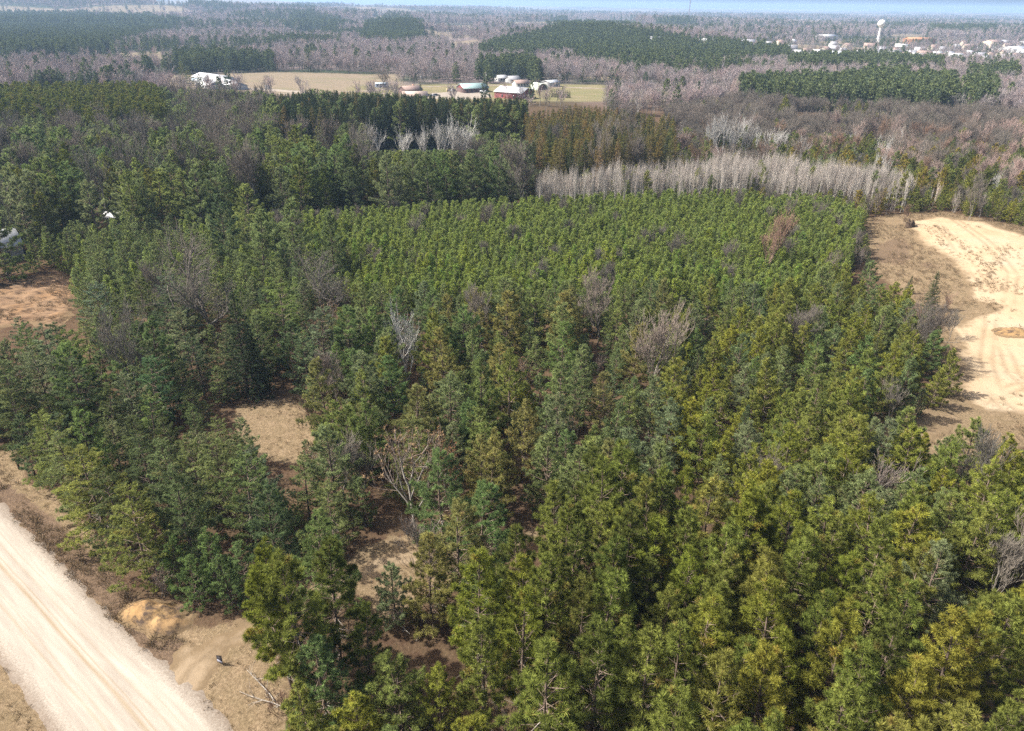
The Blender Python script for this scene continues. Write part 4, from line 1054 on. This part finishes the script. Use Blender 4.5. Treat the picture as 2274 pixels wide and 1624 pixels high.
# woods: region polygons in picture coordinates of the crowns, mix of kinds, spacing (m), height range
REG = [
    # red pines front right
    ([(1130, 1130), (1290, 1015), (1420, 1020), (1540, 1075), (1800, 1140), (2000, 1210), (2300, 1360), (2500, 2100), (1560, 2100), (1480, 1600), (1400, 1540), (1290, 1470), (1060, 1450), (1000, 1350), (1060, 1280)], dict(red_pine=.99, bush=.01), 2.95, (12.5, 16), dict(red_pine=['', '', 'yellowish', 'dark'])),
    ([(600, 1420), (760, 1400), (1060, 1450), (1290, 1470), (1480, 1600), (1580, 2100), (600, 2100), (690, 1640)], dict(jack_pine=.50, scots_pine=.42, red_pine=.05, bush=.03), 2.9, (7, 12), dict(jack_pine=['yellowish', '', 'yellowish'], scots_pine=['', 'greyish', 'deep green', 'yellowish'])),
    ([(575, 1240), (700, 1210), (800, 1300), (840, 1400), (760, 1480), (600, 1420)], dict(red_pine=.9, scots_pine=.1), 3.2, (12, 15), dict(red_pine=['', 'dark', 'yellowish'])),
    # right, yellow green jack pines
    ([(1500, 1060), (1560, 960), (1700, 940), (1900, 1000), (2060, 960), (2200, 930), (2420, 960), (2500, 1500), (2274, 1340), (2000, 1205), (1800, 1135)], dict(jack_pine=.70, scots_pine=.24, bare_tree=.04, bush=.02), 3.2, (8, 12), dict(jack_pine=['', 'yellowish', 'yellowish'], scots_pine=['', 'greyish'])),
    ([(1480, 700), (1700, 640), (1880, 590), (1960, 600), (2080, 690), (2100, 760), (2090, 900), (1980, 980), (1880, 1010), (1700, 960), (1560, 980), (1480, 900)], dict(jack_pine=.66, scots_pine=.28, bare_tree=.04, spruce=.02), 3.2, (7.5, 11), dict(jack_pine=['', 'yellowish', ''], scots_pine=['', 'greyish', 'deep green'])),
    # centre
    ([(760, 620), (1000, 640), (1300, 630), (1600, 630), (1700, 640), (1480, 720), (1490, 900), (1560, 970), (1500, 1060), (1300, 1015), (1130, 1130), (1060, 1280), (930, 1230), (850, 1130), (720, 1000), (650, 870), (740, 800)], dict(scots_pine=.74, white_pine=.08, jack_pine=.10, bare_tree=.03, brown_oak=.03, bush=.005), 3.35, (6.5, 13.5), dict(scots_pine=['', '', 'greyish', 'deep green', 'yellowish', 'brownish'], bare_tree=['', 'brownish', 'pale'])),
    # left, dark white pines
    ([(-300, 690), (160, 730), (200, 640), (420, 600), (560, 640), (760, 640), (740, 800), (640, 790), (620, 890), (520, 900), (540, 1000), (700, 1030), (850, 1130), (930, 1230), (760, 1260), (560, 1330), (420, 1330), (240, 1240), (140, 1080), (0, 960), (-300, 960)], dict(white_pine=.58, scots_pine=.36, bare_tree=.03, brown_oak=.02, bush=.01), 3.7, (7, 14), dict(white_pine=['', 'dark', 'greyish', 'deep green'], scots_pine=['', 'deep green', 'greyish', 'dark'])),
    # pines at the left beyond the dirt bank
    ([(-300, 575), (45, 575), (60, 522), (150, 500), (330, 484), (560, 470), (800, 560), (780, 640), (560, 640), (420, 600), (200, 640), (150, 600), (-300, 640)], dict(young_pine=.55, scots_pine=.42, white_pine=.03), 2.5, (6.5, 9.5), dict(scots_pine=['', 'deep green', 'greyish'])),
    # young plantation
    ([(560, 470), (800, 460), (1200, 440), (1450, 425), (1640, 425), (1850, 440), (1920, 470), (1900, 540), (1880, 590), (1700, 640), (1300, 630), (1000, 640), (780, 620)], dict(young_pine=.965, bare_tree=.02, scots_pine=.015), 1.45, (5.2, 7.4), dict(young_pine=['', '', 'deep green', 'yellowish'])),
    # aspen stand
    ([(1190, 400), (1450, 370), (1700, 356), (2030, 388), (2030, 400), (1700, 392), (1450, 410), (1200, 415)], dict(aspen=.985, jack_pine=.015), 1.25, (8.5, 11.5), {}),
    # bushy ground between plantation and hill
    ([(1620, 420), (2030, 420), (2300, 420), (2300, 510), (1990, 470), (1900, 560), (1840, 560), (1860, 470)], dict(jack_pine=.55, aspen=.12, bare_tree=.12, bush=.15, young_pine=.06), 2.4, (4.5, 8), dict(jack_pine=['yellowish', '', 'brownish'])),
    # larches
    ([(1165, 262), (1290, 240), (1500, 270), (1500, 335), (1400, 350), (1180, 335)], dict(larch=.82, spruce=.14, bare_tree=.04), 2.9, (14, 18), dict(larch=['', 'yellowish', 'deep green', ''])),
    # spruce row
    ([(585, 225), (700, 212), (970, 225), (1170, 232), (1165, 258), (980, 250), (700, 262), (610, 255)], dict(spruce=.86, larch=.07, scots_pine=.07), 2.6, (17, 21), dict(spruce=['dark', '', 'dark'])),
    # red pine plantation, upper left
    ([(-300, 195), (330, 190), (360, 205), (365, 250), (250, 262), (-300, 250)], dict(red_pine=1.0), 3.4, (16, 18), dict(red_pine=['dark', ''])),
    ([(-300, 250), (250, 262), (365, 245), (360, 200), (590, 212), (610, 285), (560, 300), (300, 300), (-300, 300)], dict(scots_pine=.62, bare_tree=.28, white_pine=.10), 3.1, (11, 16), dict(scots_pine=['dark', 'greyish'])),
    # mature mixed pines, middle distance
    ([(-300, 300), (300, 292), (700, 292), (980, 278), (1180, 330), (1180, 420), (900, 450), (560, 455), (330, 480), (100, 530), (-300, 560)], dict(scots_pine=.74, red_pine=.12, white_pine=.06, bare_tree=.07, larch=.01), 4.9, (14, 20), dict(scots_pine=['', 'yellowish', 'deep green', 'dark', 'greyish'], red_pine=['', 'dark'])),
    # scrub woods at right
    ([(1500, 290), (1700, 300), (2000, 305), (2300, 330), (2300, 425), (2030, 385), (1700, 352), (1500, 362)], dict(jack_pine=.42, scots_pine=.18, bare_tree=.28, bush=.06, birch=.04, larch=.02), 3.2, (7, 12), dict(jack_pine=['', 'brownish', 'dark'], scots_pine=['dark', ''], bare_tree=['mauve', 'brownish', 'pale'])),
    ([(1480, 240), (1650, 215), (2300, 250), (2300, 335), (2000, 305), (1500, 300)], dict(bare_tree=.84, bush=.05, jack_pine=.11), 3.8, (7, 12), dict(bare_tree=['mauve', 'mauve', 'pale', 'brownish'])),
]
def blocked(x, y):
    for bx, by, br in BLOCK:
        if (bx - x) ** 2 + (by - y) ** 2 < br * br: return True
    return False
# places the photograph shows clear of nearer crowns: centre, top, foot, half width
SHOWN = [(488, 560, 765, 75), (553, 690, 880, 32), (905, 730, 845, 36), (1445, 690, 880, 50), (1325, 640, 770, 40), (742, 590, 712, 50), (625, 885, 1000, 78), (925, 950, 1190, 45), (2215, 1230, 1350, 62), (850, 1225, 1290, 45), (22, 510, 562, 40), (930, 296, 345, 125), (1630, 300, 352, 60), (2063, 605, 690, 30), (330, 1300, 1360, 50)]
taken = []
for poly, mix, sp, (h0, h1), tints in REG:
    cx = []
    pw = np.array([at(px, max(py, 60), up=.85 * (h0 + h1) / 2)[:2] for px, py in poly])
    x0, y0 = pw.min(0) - 6; x1, y1 = pw.max(0) + 6
    y0 = max(y0, 27)
    n = int((x1 - x0) * (y1 - y0) / (sp * sp) * 3.2)
    xs = RNG.uniform(x0, x1, n); ys = RNG.uniform(y0, y1, n)
    kinds = list(mix); pr = np.array([mix[k] for k in kinds]); pr /= pr.sum()
    kk = RNG.choice(len(kinds), n, p=pr); hs = RNG.uniform(h0, h1, n)
    gz = gh(xs, ys)
    px, py, _w = proj(np.stack([xs, ys, gz + .85 * hs], 1))
    ok = inside(px, py, poly)
    for tp in taken: ok &= ~inside(px, py, tp)
    dcl = -sdf_poly(xs, ys, CLEARING)
    tpx, tpy, _ = proj(np.stack([xs, ys, gz + hs], 1)); bpx, bpy_, _ = proj(np.stack([xs, ys, gz], 1))
    for hx, ht, hb, hw_ in SHOWN:
        lim = hb - .22 * (hb - ht)
        bad = (np.abs(px - hx) < hw_) & (bpy_ > hb - 2) & (tpy < lim)
        hs = np.where(bad, hs * (bpy_ - lim) / np.maximum(bpy_ - tpy, 1e-3), hs)
    ok &= hs > 2.6
    hs = np.where((dcl < 10) & (xs < -36) & (ys < 99), np.minimum(hs, RNG.uniform(6, 8, n)), hs)
    ok &= ~((dcl < 1.5) & (xs < -33))
    for p in OPEN_W: ok &= sdf_poly(xs, ys, p) < -.3
    ok &= line_dist(xs, ys, TRACK) > 2.4
    ok &= (px > -140) & (px < 2420) & (line_dist(xs, ys, ROAD_C) > 6)
    for i in np.nonzero(ok)[0]:
        k = kinds[kk[i]]
        r = sp * .5 * (.55 if k in ('bush',) else 1.0) * RNG.uniform(.62, 1.28)
        if not SP.ok(xs[i], ys[i], r) or blocked(xs[i], ys[i]): continue
        SP.add(xs[i], ys[i], r)
        h = hs[i]
        if sp > 2.2 and h0 < 12 and fbm(xs[i], ys[i], 11, 55, 2) < .30 and RNG.random() < .4: continue
        if k == 'bush': h = RNG.uniform(2.5, 5)
        if k == 'brown_oak': h = RNG.uniform(5, 9)
        if k == 'young_pine': h = min(h, RNG.uniform(4.2, 7.8))
        if k == 'aspen': h *= .62 + .62 * fbm(xs[i], ys[i], 9, 99, 2)
        tl = tints.get(k, [''])
        TREES.append([k, xs[i], ys[i], h / HREF[k], tl[RNG.integers(len(tl))], None])
    taken.append(poly)

LANDMARKS = [(n, at(*p)[:2]) for n, p in (('grassy clearing', (620, 950)), ('orange sand heap', (335, 1372)), ('driveway mouth', (430, 1475)), ('black yard sign', (490, 1476)), ('great bare oak', (488, 772)), ('dark spruce spire', (553, 882)),
             ('sandy glade', (850, 1280)), ('jagged stump', (2020, 505)), ('pale sandy clearing', (2110, 900)), ('scraped dirt bank', (90, 670)), ('aspen stand', (1600, 405)), ('white pole building', (8, 556)), ('big bare thicket', (2235, 1300)),
             ('brown leaved oak', (920, 1190)), ('whitest bare tree', (905, 845)), ('tall grey tree', (1445, 880)), ('brownish tree', (1690, 620)), ('pointed spruce', (2063, 690)), ('red barn', (1140, 217)), ('white barns', (500, 195)), ('brown roofed house', (910, 205)),
             ('small white birch', (462, 478)), ('huge dark pine', (510, 590)), ('white birch group', (985, 352)), ('leaning birch', (1715, 372)), ('deep green glade pine', (1070, 1292)), ('driveway red pine', (690, 1556)), ('grey bare thicket', (1945, 1150)))]
SPEC = dict(red_pine=('red pine', 'olive green'), scots_pine=('scots pine', 'mid green'), jack_pine=('jack pine', 'yellow green'), white_pine=('white pine', 'layered green'), spruce=('spruce', 'dark green'), young_pine=('young pine', 'bright green'), larch=('larch', 'golden brown'),
            bare_oak=('bare oak', 'grey'), bare_tree=('bare tree', 'grey'), birch=('birch', 'white'), brown_oak=('oak', 'brown leaved'), bush=('bush', 'leafless'), aspen=('aspen', 'pale leafless'))
GROUPW = dict(red_pine='red pines in the dense stands', scots_pine='scots pines of the mixed wood', jack_pine='jack pines on sandy ground', white_pine='white pines of the left wood', spruce='dark spruces', young_pine='young pines of the plantation', larch='golden larches', bare_oak='bare oaks', bare_tree='bare hardwoods among the pines',
              birch='white birches', brown_oak='oaks holding brown leaves', bush='leafless bushes', aspen='aspens of the pale stand')

def make_scatter(name, kind_meshes, pts, label=None):
    """One stuff object: many alike plants standing on the ground, each a copy of one of the given meshes."""
    P = np.array([p[:3] for p in pts], float); sc = np.array([p[3] for p in pts], float); rz = np.array([p[4] for p in pts], float)
    me = bpy.data.meshes.new(name); me.vertices.add(len(P)); me.vertices.foreach_set('co', P.astype(np.float32).ravel())
    for nm, v in (('scl', sc), ('rotz', rz)):
        a = me.attributes.new(nm, 'FLOAT', 'POINT'); a.data.foreach_set('value', v.astype(np.float32))
    a = me.attributes.new('pick', 'INT', 'POINT'); a.data.foreach_set('value', RNG.integers(0, len(kind_meshes), len(P)).astype(np.int32))
    me.update()
    ng = bpy.data.node_groups.new(name, 'GeometryNodeTree')
    ng.interface.new_socket('Geometry', in_out='INPUT', socket_type='NodeSocketGeometry'); ng.interface.new_socket('Geometry', in_out='OUTPUT', socket_type='NodeSocketGeometry')
    N = ng.nodes; Lk = ng.links
    gi, go = N.new('NodeGroupInput'), N.new('NodeGroupOutput')
    g2i = N.new('GeometryNodeGeometryToInstance')
    for m in kind_meshes:
        src = bpy.data.objects.get('seed_' + m.name) or bpy.data.objects.new('seed_' + m.name, m)
        oi = N.new('GeometryNodeObjectInfo'); oi.inputs['Object'].default_value = src; oi.inputs['As Instance'].default_value = False
        Lk.new(oi.outputs['Geometry'], g2i.inputs[0])
    iop = N.new('GeometryNodeInstanceOnPoints'); iop.inputs['Pick Instance'].default_value = True
    def attr(n, t):
        a_ = N.new('GeometryNodeInputNamedAttribute'); a_.data_type = t; a_.inputs['Name'].default_value = n
        return [o for o in a_.outputs if o.enabled and o.name == 'Attribute'][0]
    Lk.new(gi.outputs[0], iop.inputs['Points']); Lk.new(g2i.outputs[0], iop.inputs['Instance'])
    Lk.new(attr('pick', 'INT'), iop.inputs['Instance Index'])
    cx = N.new('ShaderNodeCombineXYZ'); Lk.new(attr('rotz', 'FLOAT'), cx.inputs[2])
    e2r = N.new('FunctionNodeEulerToRotation'); Lk.new(cx.outputs[0], e2r.inputs[0]); Lk.new(e2r.outputs[0], iop.inputs['Rotation'])
    Lk.new(attr('scl', 'FLOAT'), iop.inputs['Scale'])
    Lk.new(iop.outputs[0], go.inputs[0])
    o = tag(link(name, me), label, kind='stuff')
    md = o.modifiers.new('scatter', 'NODES'); md.node_group = ng
    return o

by_kind = {}
for t in TREES: by_kind.setdefault(t[0], []).append(t)
CAP = 300
for kind, lst in by_kind.items():
    P = np.array([[t[1], t[2], gh(t[1], t[2])] for t in lst]); H = np.array([t[3] * HREF[kind] for t in lst])
    px, py, w = proj(P + np.array([0, 0, 1.0]) * (H * .7)[:, None])
    size = H / w
    vis = (px > -60) & (px < 2334) & (py < 1624 + 60)
    size = np.where(vis, size, size * .1) + np.array([10.0 if t[5] else 0 for t in lst])
    order = np.argsort(-size)
    pr = protos(kind)
    ind, rest = order[:CAP], order[CAP:]
    rank = {}
    info = []
    for i in ind:
        t = lst[i]; q = P[i, :2]
        dd = [np.hypot(*(q - l[1])) for l in LANDMARKS]; j = int(np.argmin(dd)); ln, lp = LANDMARKS[j]
        dx, dy = q - lp
        side = ('beyond' if dy > 0 else 'before') if abs(dy) > abs(dx) else ('right of' if dx > 0 else 'left of')
        sz = 'tall' if H[i] > np.percentile(H, 66) else ('low' if H[i] < np.percentile(H, 33) else 'middling')
        info.append((ln, side, sz, t[4], dd[j], i))
    for ln, side, sz, tint, d_, i in sorted(info, key=lambda a: a[4]):
        t = lst[i]; k = (ln, side, sz, tint); c = rank[k] = rank.get(k, 0) + 1
        noun, base = SPEC[kind]
        label = t[5] or (f'{sz} {tint or base} {noun}, {ordinal(c - 1)} of its look {side} the {ln}' if c <= len(ORD) else f'{sz} {tint or base} {noun}, one of the outer ones {side} the {ln}')
        v = int(RNG.integers(len(pr))); trunk, crown, whole = pr[v]
        loc = (P[i, 0], P[i, 1], P[i, 2] - .05); s = t[3]; sx = s * RNG.uniform(.82, 1.2)
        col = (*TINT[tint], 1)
        rz = RNG.uniform(0, 6.283)
        if t[2] < 175 or t[5]:
            o = empty(kind, loc, rz); o.scale = (sx, sx, s)
            a = link('trunk', trunk, o); b = link('crown', crown, o)
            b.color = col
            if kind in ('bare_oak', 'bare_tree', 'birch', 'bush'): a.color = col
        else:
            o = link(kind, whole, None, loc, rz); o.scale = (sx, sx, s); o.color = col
        o.rotation_euler[0] = RNG.normal(0, .045); o.rotation_euler[1] = RNG.normal(0, .045)
        tag(o, label, 'bush' if kind == 'bush' else 'tree', GROUPW[kind])
    if len(rest):
        make_scatter(kind + '_stand', [p[2] for p in pr], [(P[i, 0], P[i, 1], P[i, 2] - .05, lst[i][3], RNG.uniform(0, 6.28)) for i in rest], f'more {SPEC[kind][0]}s behind the nearest ones, read as one mass')
print('trees', {k: len(v) for k, v in by_kind.items()})

# ------------------------------------------------------------------ far woods, each kind one mass
CON = [[(800, 92), (812, 62), (845, 46), (905, 46), (940, 62), (942, 86), (900, 95), (850, 95)], [(1060, 125), (1100, 98), (1180, 82), (1240, 66), (1310, 60), (1400, 70), (1540, 92), (1640, 100), (1752, 116), (1752, 136), (1600, 145), (1400, 142), (1250, 122), (1150, 130)],
       [(-200, 40), (120, 44), (330, 44), (420, 62), (330, 80), (200, 115), (60, 120), (-200, 120)], [(1749, 140), (1865, 133), (2000, 138), (2090, 146), (2090, 158), (1749, 158)], [(1640, 192), (1850, 188), (1900, 176), (2010, 170), (2020, 182), (2110, 186), (2120, 205), (2125, 232), (2060, 238), (1900, 226), (1640, 216)],
       [(2130, 195), (2205, 190), (2212, 235), (2135, 238)], [(390, 130), (480, 128), (610, 135), (612, 165), (390, 165)], [(640, 42), (760, 50), (750, 80), (660, 72)], [(1060, 150), (1180, 140), (1210, 180), (1060, 186)], [(2150, 165), (2260, 160), (2260, 185), (2150, 185)], [(1450, 52), (1530, 50), (1560, 66), (1460, 66)], [(2060, 70), (2200, 68), (2210, 76), (2070, 78)], [(1140, 52), (1260, 46), (1260, 56), (1150, 60)]]
PURPLE = [[(1660, 165), (2274, 160), (2400, 250), (1660, 190)]]
far_h, far_c = [], []
def far_woods():
    for y0, y1, sp in ((430, 900, 6.0), (900, 1600, 7.5), (1600, 3000, 12), (3000, 6200, 22)):
        hw = .86 * y1 + 60
        n = int(2 * hw * (y1 - y0) / sp ** 2)
        xs = RNG.uniform(-hw, hw, n); ys = RNG.uniform(y0, y1, n)
        k = np.abs(xs) < .80 * ys + 40; xs, ys = xs[k], ys[k]
        zs = gh(xs, ys)
        px, py, w = proj(np.stack([xs, ys, zs + 6], 1)); bx, by, _ = proj(np.stack([xs, ys, zs], 1))
        con = np.zeros(len(xs), bool)
        for p in CON: con |= inside(px, py, p)
        dens = con.copy()
        mixn = fbm(xs, ys, 140, 19, 3)
        leftw = (px < 700) & (py < 130)
        con |= (mixn > np.where(leftw, .50, .66)) & (RNG.random(len(xs)) < .75)
        con |= RNG.random(len(xs)) < np.where((py < 150) & (px > 1400), .12, .05)
        ok = np.ones(len(xs), bool)
        for p in FIELDS + LAWNS + FARFIELDS: ok &= sdf_poly(xs, ys, p) < 1
        near = np.zeros(len(xs), bool)
        for tp in taken: near |= inside(px, py, tp)
        ok &= ~near
        ok &= ~((bx > 540) & (bx < 1345) & (by > 216) & (RNG.random(len(xs)) < .9))
        ok &= ~((bx > 380) & (bx < 900) & (by > 196) & (by < 235) & (RNG.random(len(xs)) < .8))
        town = (bx > 1560) & (by > 92) & (by < 150) & ~dens
        ok &= ~(town & (RNG.random(len(xs)) < .72))
        open_ = (fbm(xs, ys, 420, 23, 3) > .61) & (ys > 700)
        ok &= ~(open_ & ~dens & (RNG.random(len(xs)) < .93))
        for bxx, byy, br in BLOCK: ok &= (xs - bxx) ** 2 + (ys - byy) ** 2 > br * br
        for pts, hw_ in LANES: ok &= line_dist(xs, ys, W(pts)) > hw_ + 4
        big = sp / 7.0 if sp > 8 else 1.0
        for i in np.nonzero(ok)[0]:
            s = RNG.uniform(.75, 1.15) * max(1.0, min(big, 1.5))
            if town[i]: s *= .8
            (far_c if con[i] else far_h).append((xs[i], ys[i], zs[i], s * (1.05 if dens[i] else 1.0), RNG.uniform(0, 6.28)))
    # dense conifer stands get a second layer
    for p in CON[:6]:
        pw = np.array([at(a, max(b, 40), up=7)[:2] for a, b in p]); x0, yy0 = pw.min(0) - 20; x1, yy1 = pw.max(0) + 20
        n = int(min((x1 - x0) * (yy1 - yy0) / 24, 9000)); xs = RNG.uniform(x0, x1, n); ys = RNG.uniform(yy0, yy1, n); zs = gh(xs, ys)
        px, py, _ = proj(np.stack([xs, ys, zs + 7], 1)); ok = inside(px, py, p)
        for q in BLOCK: ok &= (xs - q[0]) ** 2 + (ys - q[1]) ** 2 > q[2] ** 2
        for i in np.nonzero(ok)[0]: far_c.append((xs[i], ys[i], zs[i], RNG.uniform(.85, 1.1), RNG.uniform(0, 6.28)))
far_woods()
hm = [mesh('hardwood', sum(far_hardwood(500 + i), [])) for i in range(5)]
cm = [mesh('evergreen', sum(far_conifer(600 + i), [])) for i in range(5)]
make_scatter('hardwood_forest', hm, far_h, 'leafless mauve grey woods filling the far plain')
make_scatter('conifer_forest', cm, far_c, 'dark evergreen stands scattered over the far plain')
print('far', len(far_h), len(far_c))

# ------------------------------------------------------------------ grass, weeds and deadwood
def tuft(seed, n, h, w, spread, mat):
    rng = np.random.default_rng(seed)
    P = np.stack([rng.normal(0, .12, n), rng.normal(0, .12, n), np.zeros(n)], 1)
    V, Fc, t = blades(rng, P, np.tile([[0, 0, 1.0]], (n, 1)), h, w, 1, spread, rng.uniform(.2, .9, n), 0)
    return mesh('tuft', [(V, Fc, mat, t)])
gm = [tuft(i, 14, .42, .045, .75, 'dry_grass_blades') for i in range(4)]
wm = [tuft(20 + i, 16, .55, .05, .9, 'weed_stems') for i in range(3)]
gp = []
for poly, den in ((VERGE, 2.2), (CLEARING, 1.2), (GLADE, 1.0)):
    x0, x1, y0, y1 = bnd(poly, 1); x0, x1 = max(x0, -80), min(x1, 40); y0, y1 = max(y0, 36), min(y1, 110)
    n = int((x1 - x0) * (y1 - y0) * den); xs = RNG.uniform(x0, x1, n); ys = RNG.uniform(y0, y1, n)
    ok = (sdf_poly(xs, ys, poly) > 0) & (line_dist(xs, ys, ROAD_C) > ROAD_HALF + .7) & (track_sdf(xs, ys) < .1) & (fbm(xs, ys, 3.5, 66, 2) > .36)
    gp += [(x, y, float(z), RNG.uniform(.5, 1.1), RNG.uniform(0, 6.28)) for x, y, z in zip(xs[ok], ys[ok], gh(xs[ok], ys[ok]))]
make_scatter('dry_grass', gm, gp, 'tan dry grass along the road verge and clearing')
wp = []
x0, x1, y0, y1 = bnd(HILLGRASS, 1); x1 = min(x1, 190)
n = 16000; xs = RNG.uniform(x0, x1, n); ys = RNG.uniform(y0, y1, n); sd = sdf_poly(xs, ys, SANDHILL) + (fbm(xs, ys, 7, 21, 3) - .5) * 6.4
ok = (sdf_poly(xs, ys, HILLGRASS) > 0) & ((sd < .3) & (fbm(xs, ys, 6, 67, 2) > .42) | (sd > .3) & (fbm(xs, ys, 12, 68, 2) > .60) & (RNG.random(n) < .22))
wp += [(x, y, float(z) + .08, RNG.uniform(.6, 1.5), RNG.uniform(0, 6.28)) for x, y, z in zip(xs[ok], ys[ok], gh(xs[ok], ys[ok]))]
RUTS = [W([(2068, 498), (2110, 525), (2150, 560), (2190, 590), (2205, 640)]), W([(2060, 505), (2090, 540), (2120, 570)]), W([(2240, 545), (2215, 580), (2185, 620)])]
for rt_ in RUTS:
    for a_, b_ in zip(rt_, rt_[1:]):
        m_ = int(np.hypot(a_[0] - b_[0], a_[1] - b_[1]) * 2.6)
        for k in range(m_):
            f_ = RNG.random(); x = a_[0] + (b_[0] - a_[0]) * f_ + RNG.normal(0, .7); y = a_[1] + (b_[1] - a_[1]) * f_ + RNG.normal(0, .9)
            wp.append((x, y, float(gh(x, y)) + .1, RNG.uniform(.6, 1.2), RNG.uniform(0, 6.28)))
sc_ = W([(2170, 600), (2274, 640), (2274, 690), (2120, 680), (2100, 640)])
x0, x1, y0, y1 = bnd(sc_, 1); xs = RNG.uniform(x0, x1, 900); ys = RNG.uniform(y0, y1, 900); ok = (sdf_poly(xs, ys, sc_) > 0) & (fbm(xs, ys, 5, 6, 2) > .45)
wp += [(x, y, float(gh(x, y)) + .1, RNG.uniform(.5, 1.0), 0.0) for x, y in zip(xs[ok], ys[ok])]
x0, x1, y0, y1 = bnd(W([(-300, 900), (150, 1150), (420, 1440), (300, 1560), (-300, 1200)]), 0)
xs = RNG.uniform(-75, -30, 7000); ys = RNG.uniform(44, 92, 7000); sdr = (xs - ROAD_R[1][0]) * -_rn[0] + (ys - ROAD_R[1][1]) * -_rn[1]
ok = (sdr > .3) & (sdr < 3.4) & (track_sdf(xs, ys) < -.5) & (fbm(xs, ys, 3, 33, 2) > .4) & (ys > 50)
wp += [(x, y, float(gh(x, y)), RNG.uniform(.7, 1.6), RNG.uniform(0, 6.28)) for x, y in zip(xs[ok], ys[ok])]
xs = RNG.uniform(-125, -80, 2600); ys = RNG.uniform(128, 156, 2600); sd = sdf_poly(xs, ys, DIRT)
ok = (sd > -2) & (fbm(xs, ys, 4, 71, 2) > .5)
wp += [(x, y, float(gh(x, y)) + .25, RNG.uniform(.5, 1.5), RNG.uniform(0, 6.28)) for x, y in zip(xs[ok], ys[ok])]
make_scatter('dry_weeds', wm, wp, 'brown dead weeds on the sandy hill and road bank')

def log_mesh(seed, L, r, forks):
    rng = np.random.default_rng(seed); P0, P1, R0, R1 = [], [], [], []
    pts = [np.zeros(3)]; d = np.array([1.0, 0, .06])
    for i in range(6):
        d = unit(d + rng.normal(0, .10, 3) * np.array([1, 1, .4])); pts.append(pts[-1] + d * L / 6)
    rr = np.linspace(r, r * .3, 7)
    for i in range(6): P0.append(pts[i]); P1.append(pts[i + 1]); R0.append(rr[i]); R1.append(rr[i + 1])
    for k in range(forks):
        i = rng.integers(1, 6); a = rng.normal(0, 1, 3) + np.array([.6, 0, .5]); a = unit(a); l = L * rng.uniform(.15, .4)
        m = pts[i] + a * l * .5; e = m + unit(a + rng.normal(0, .35, 3)) * l * .5
        P0 += [pts[i], m]; P1 += [m, e]; R0 += [r * .4, r * .25]; R1 += [r * .25, r * .08]
    return mesh('fallen_branch', [(*tubes(P0, P1, R0, R1, 5), 'dead_wood')])
LOGM = [log_mesh(i, 4.2, .055, 9) for i in range(5)]
LOGS = [((640, 1575), 2.9, 'long pale fallen branch below the driveway red pine'), ((610, 1560), 2.2, 'pale stick on the grass beside the driveway red pine'), ((1000, 1365), .6, 'tangled pale deadwood in the sandy glade'), ((985, 1360), 2.0, 'second pale dead branch in the sandy glade tangle'), ((925, 1425), 1.2, 'pale dead branch in deep shade below the glade'), ((910, 1410), 2.4, 'forked dead branch in shade near sparse greyish pine'),
        ((1310, 1490), 1.4, 'whitest forked snag among front pines'), ((1320, 1560), .4, 'pale dead branch low among the yellow green front pines'), ((150, 632), .4, 'pale felled sapling at the top of the scraped bank'), ((175, 625), 1.1, 'felled sapling leaning at the end of the scraped bank'), ((110, 640), .2, 'broken trunk lying on the scraped bank'), ((60, 640), 2.7, 'dark branch on the scraped bank near the left edge'),
        ((1010, 1265), .3, 'bleached stick on the sand of the glade'), ((2080, 762), .2, 'grey branch lying at the sand edge')]
for i_, (p_, rz_, lab_) in enumerate(LOGS):
    a = at(*p_)
    o = tag(link('fallen_branch', LOGM[i_ % 5], None, (a[0], a[1], a[2] + .12), rz_), lab_, 'dead branch', 'fallen branches on the ground')
    o.scale = [RNG.uniform(.8, 1.3)] * 3
# snag standing among the front pines, stubs by the verge
for p_, h_, lab_ in (((43, 1042), 1.6, 'broken dark stub with pale foot at the verge edge'), ((80, 1062), 1.2, 'short dark stub standing on the tan verge'), ((53, 1000), 1.4, 'dark stub beside the leftmost verge pine')):
    a = at(*p_)
    tag(link('stub', mesh('stub', [(*tubes([(0, 0, -.2), (0, 0, h_ * .6)], [(0, 0, h_ * .6), (.1, 0, h_)], [.16, .12], [.12, .04], 7), 'stump_wood')]), None, tuple(a)), lab_, 'stub')

# ------------------------------------------------------------------ haze
m, nt, out = newmat('haze')
pv = nd(nt, 'ShaderNodeVolumePrincipled')
pv.inputs['Color'].default_value = (0.46, 0.68, 1.0, 1)
pv.inputs['Density'].default_value = 0.00012
pv.inputs['Anisotropy'].default_value = 0.1
lk(nt, pv.outputs[0], out.inputs['Volume'])
V, q = box(-17000, 17000, -90, 17400, -45, 150)
hz = tag(link('haze', mesh('haze', [(V, q, 'haze')])), kind='stuff')

print('unique triangles', sum(sum(max(len(p.vertices) - 2, 1) for p in []) or (len(m_.loops) - 2 * len(m_.polygons)) for m_ in bpy.data.meshes))
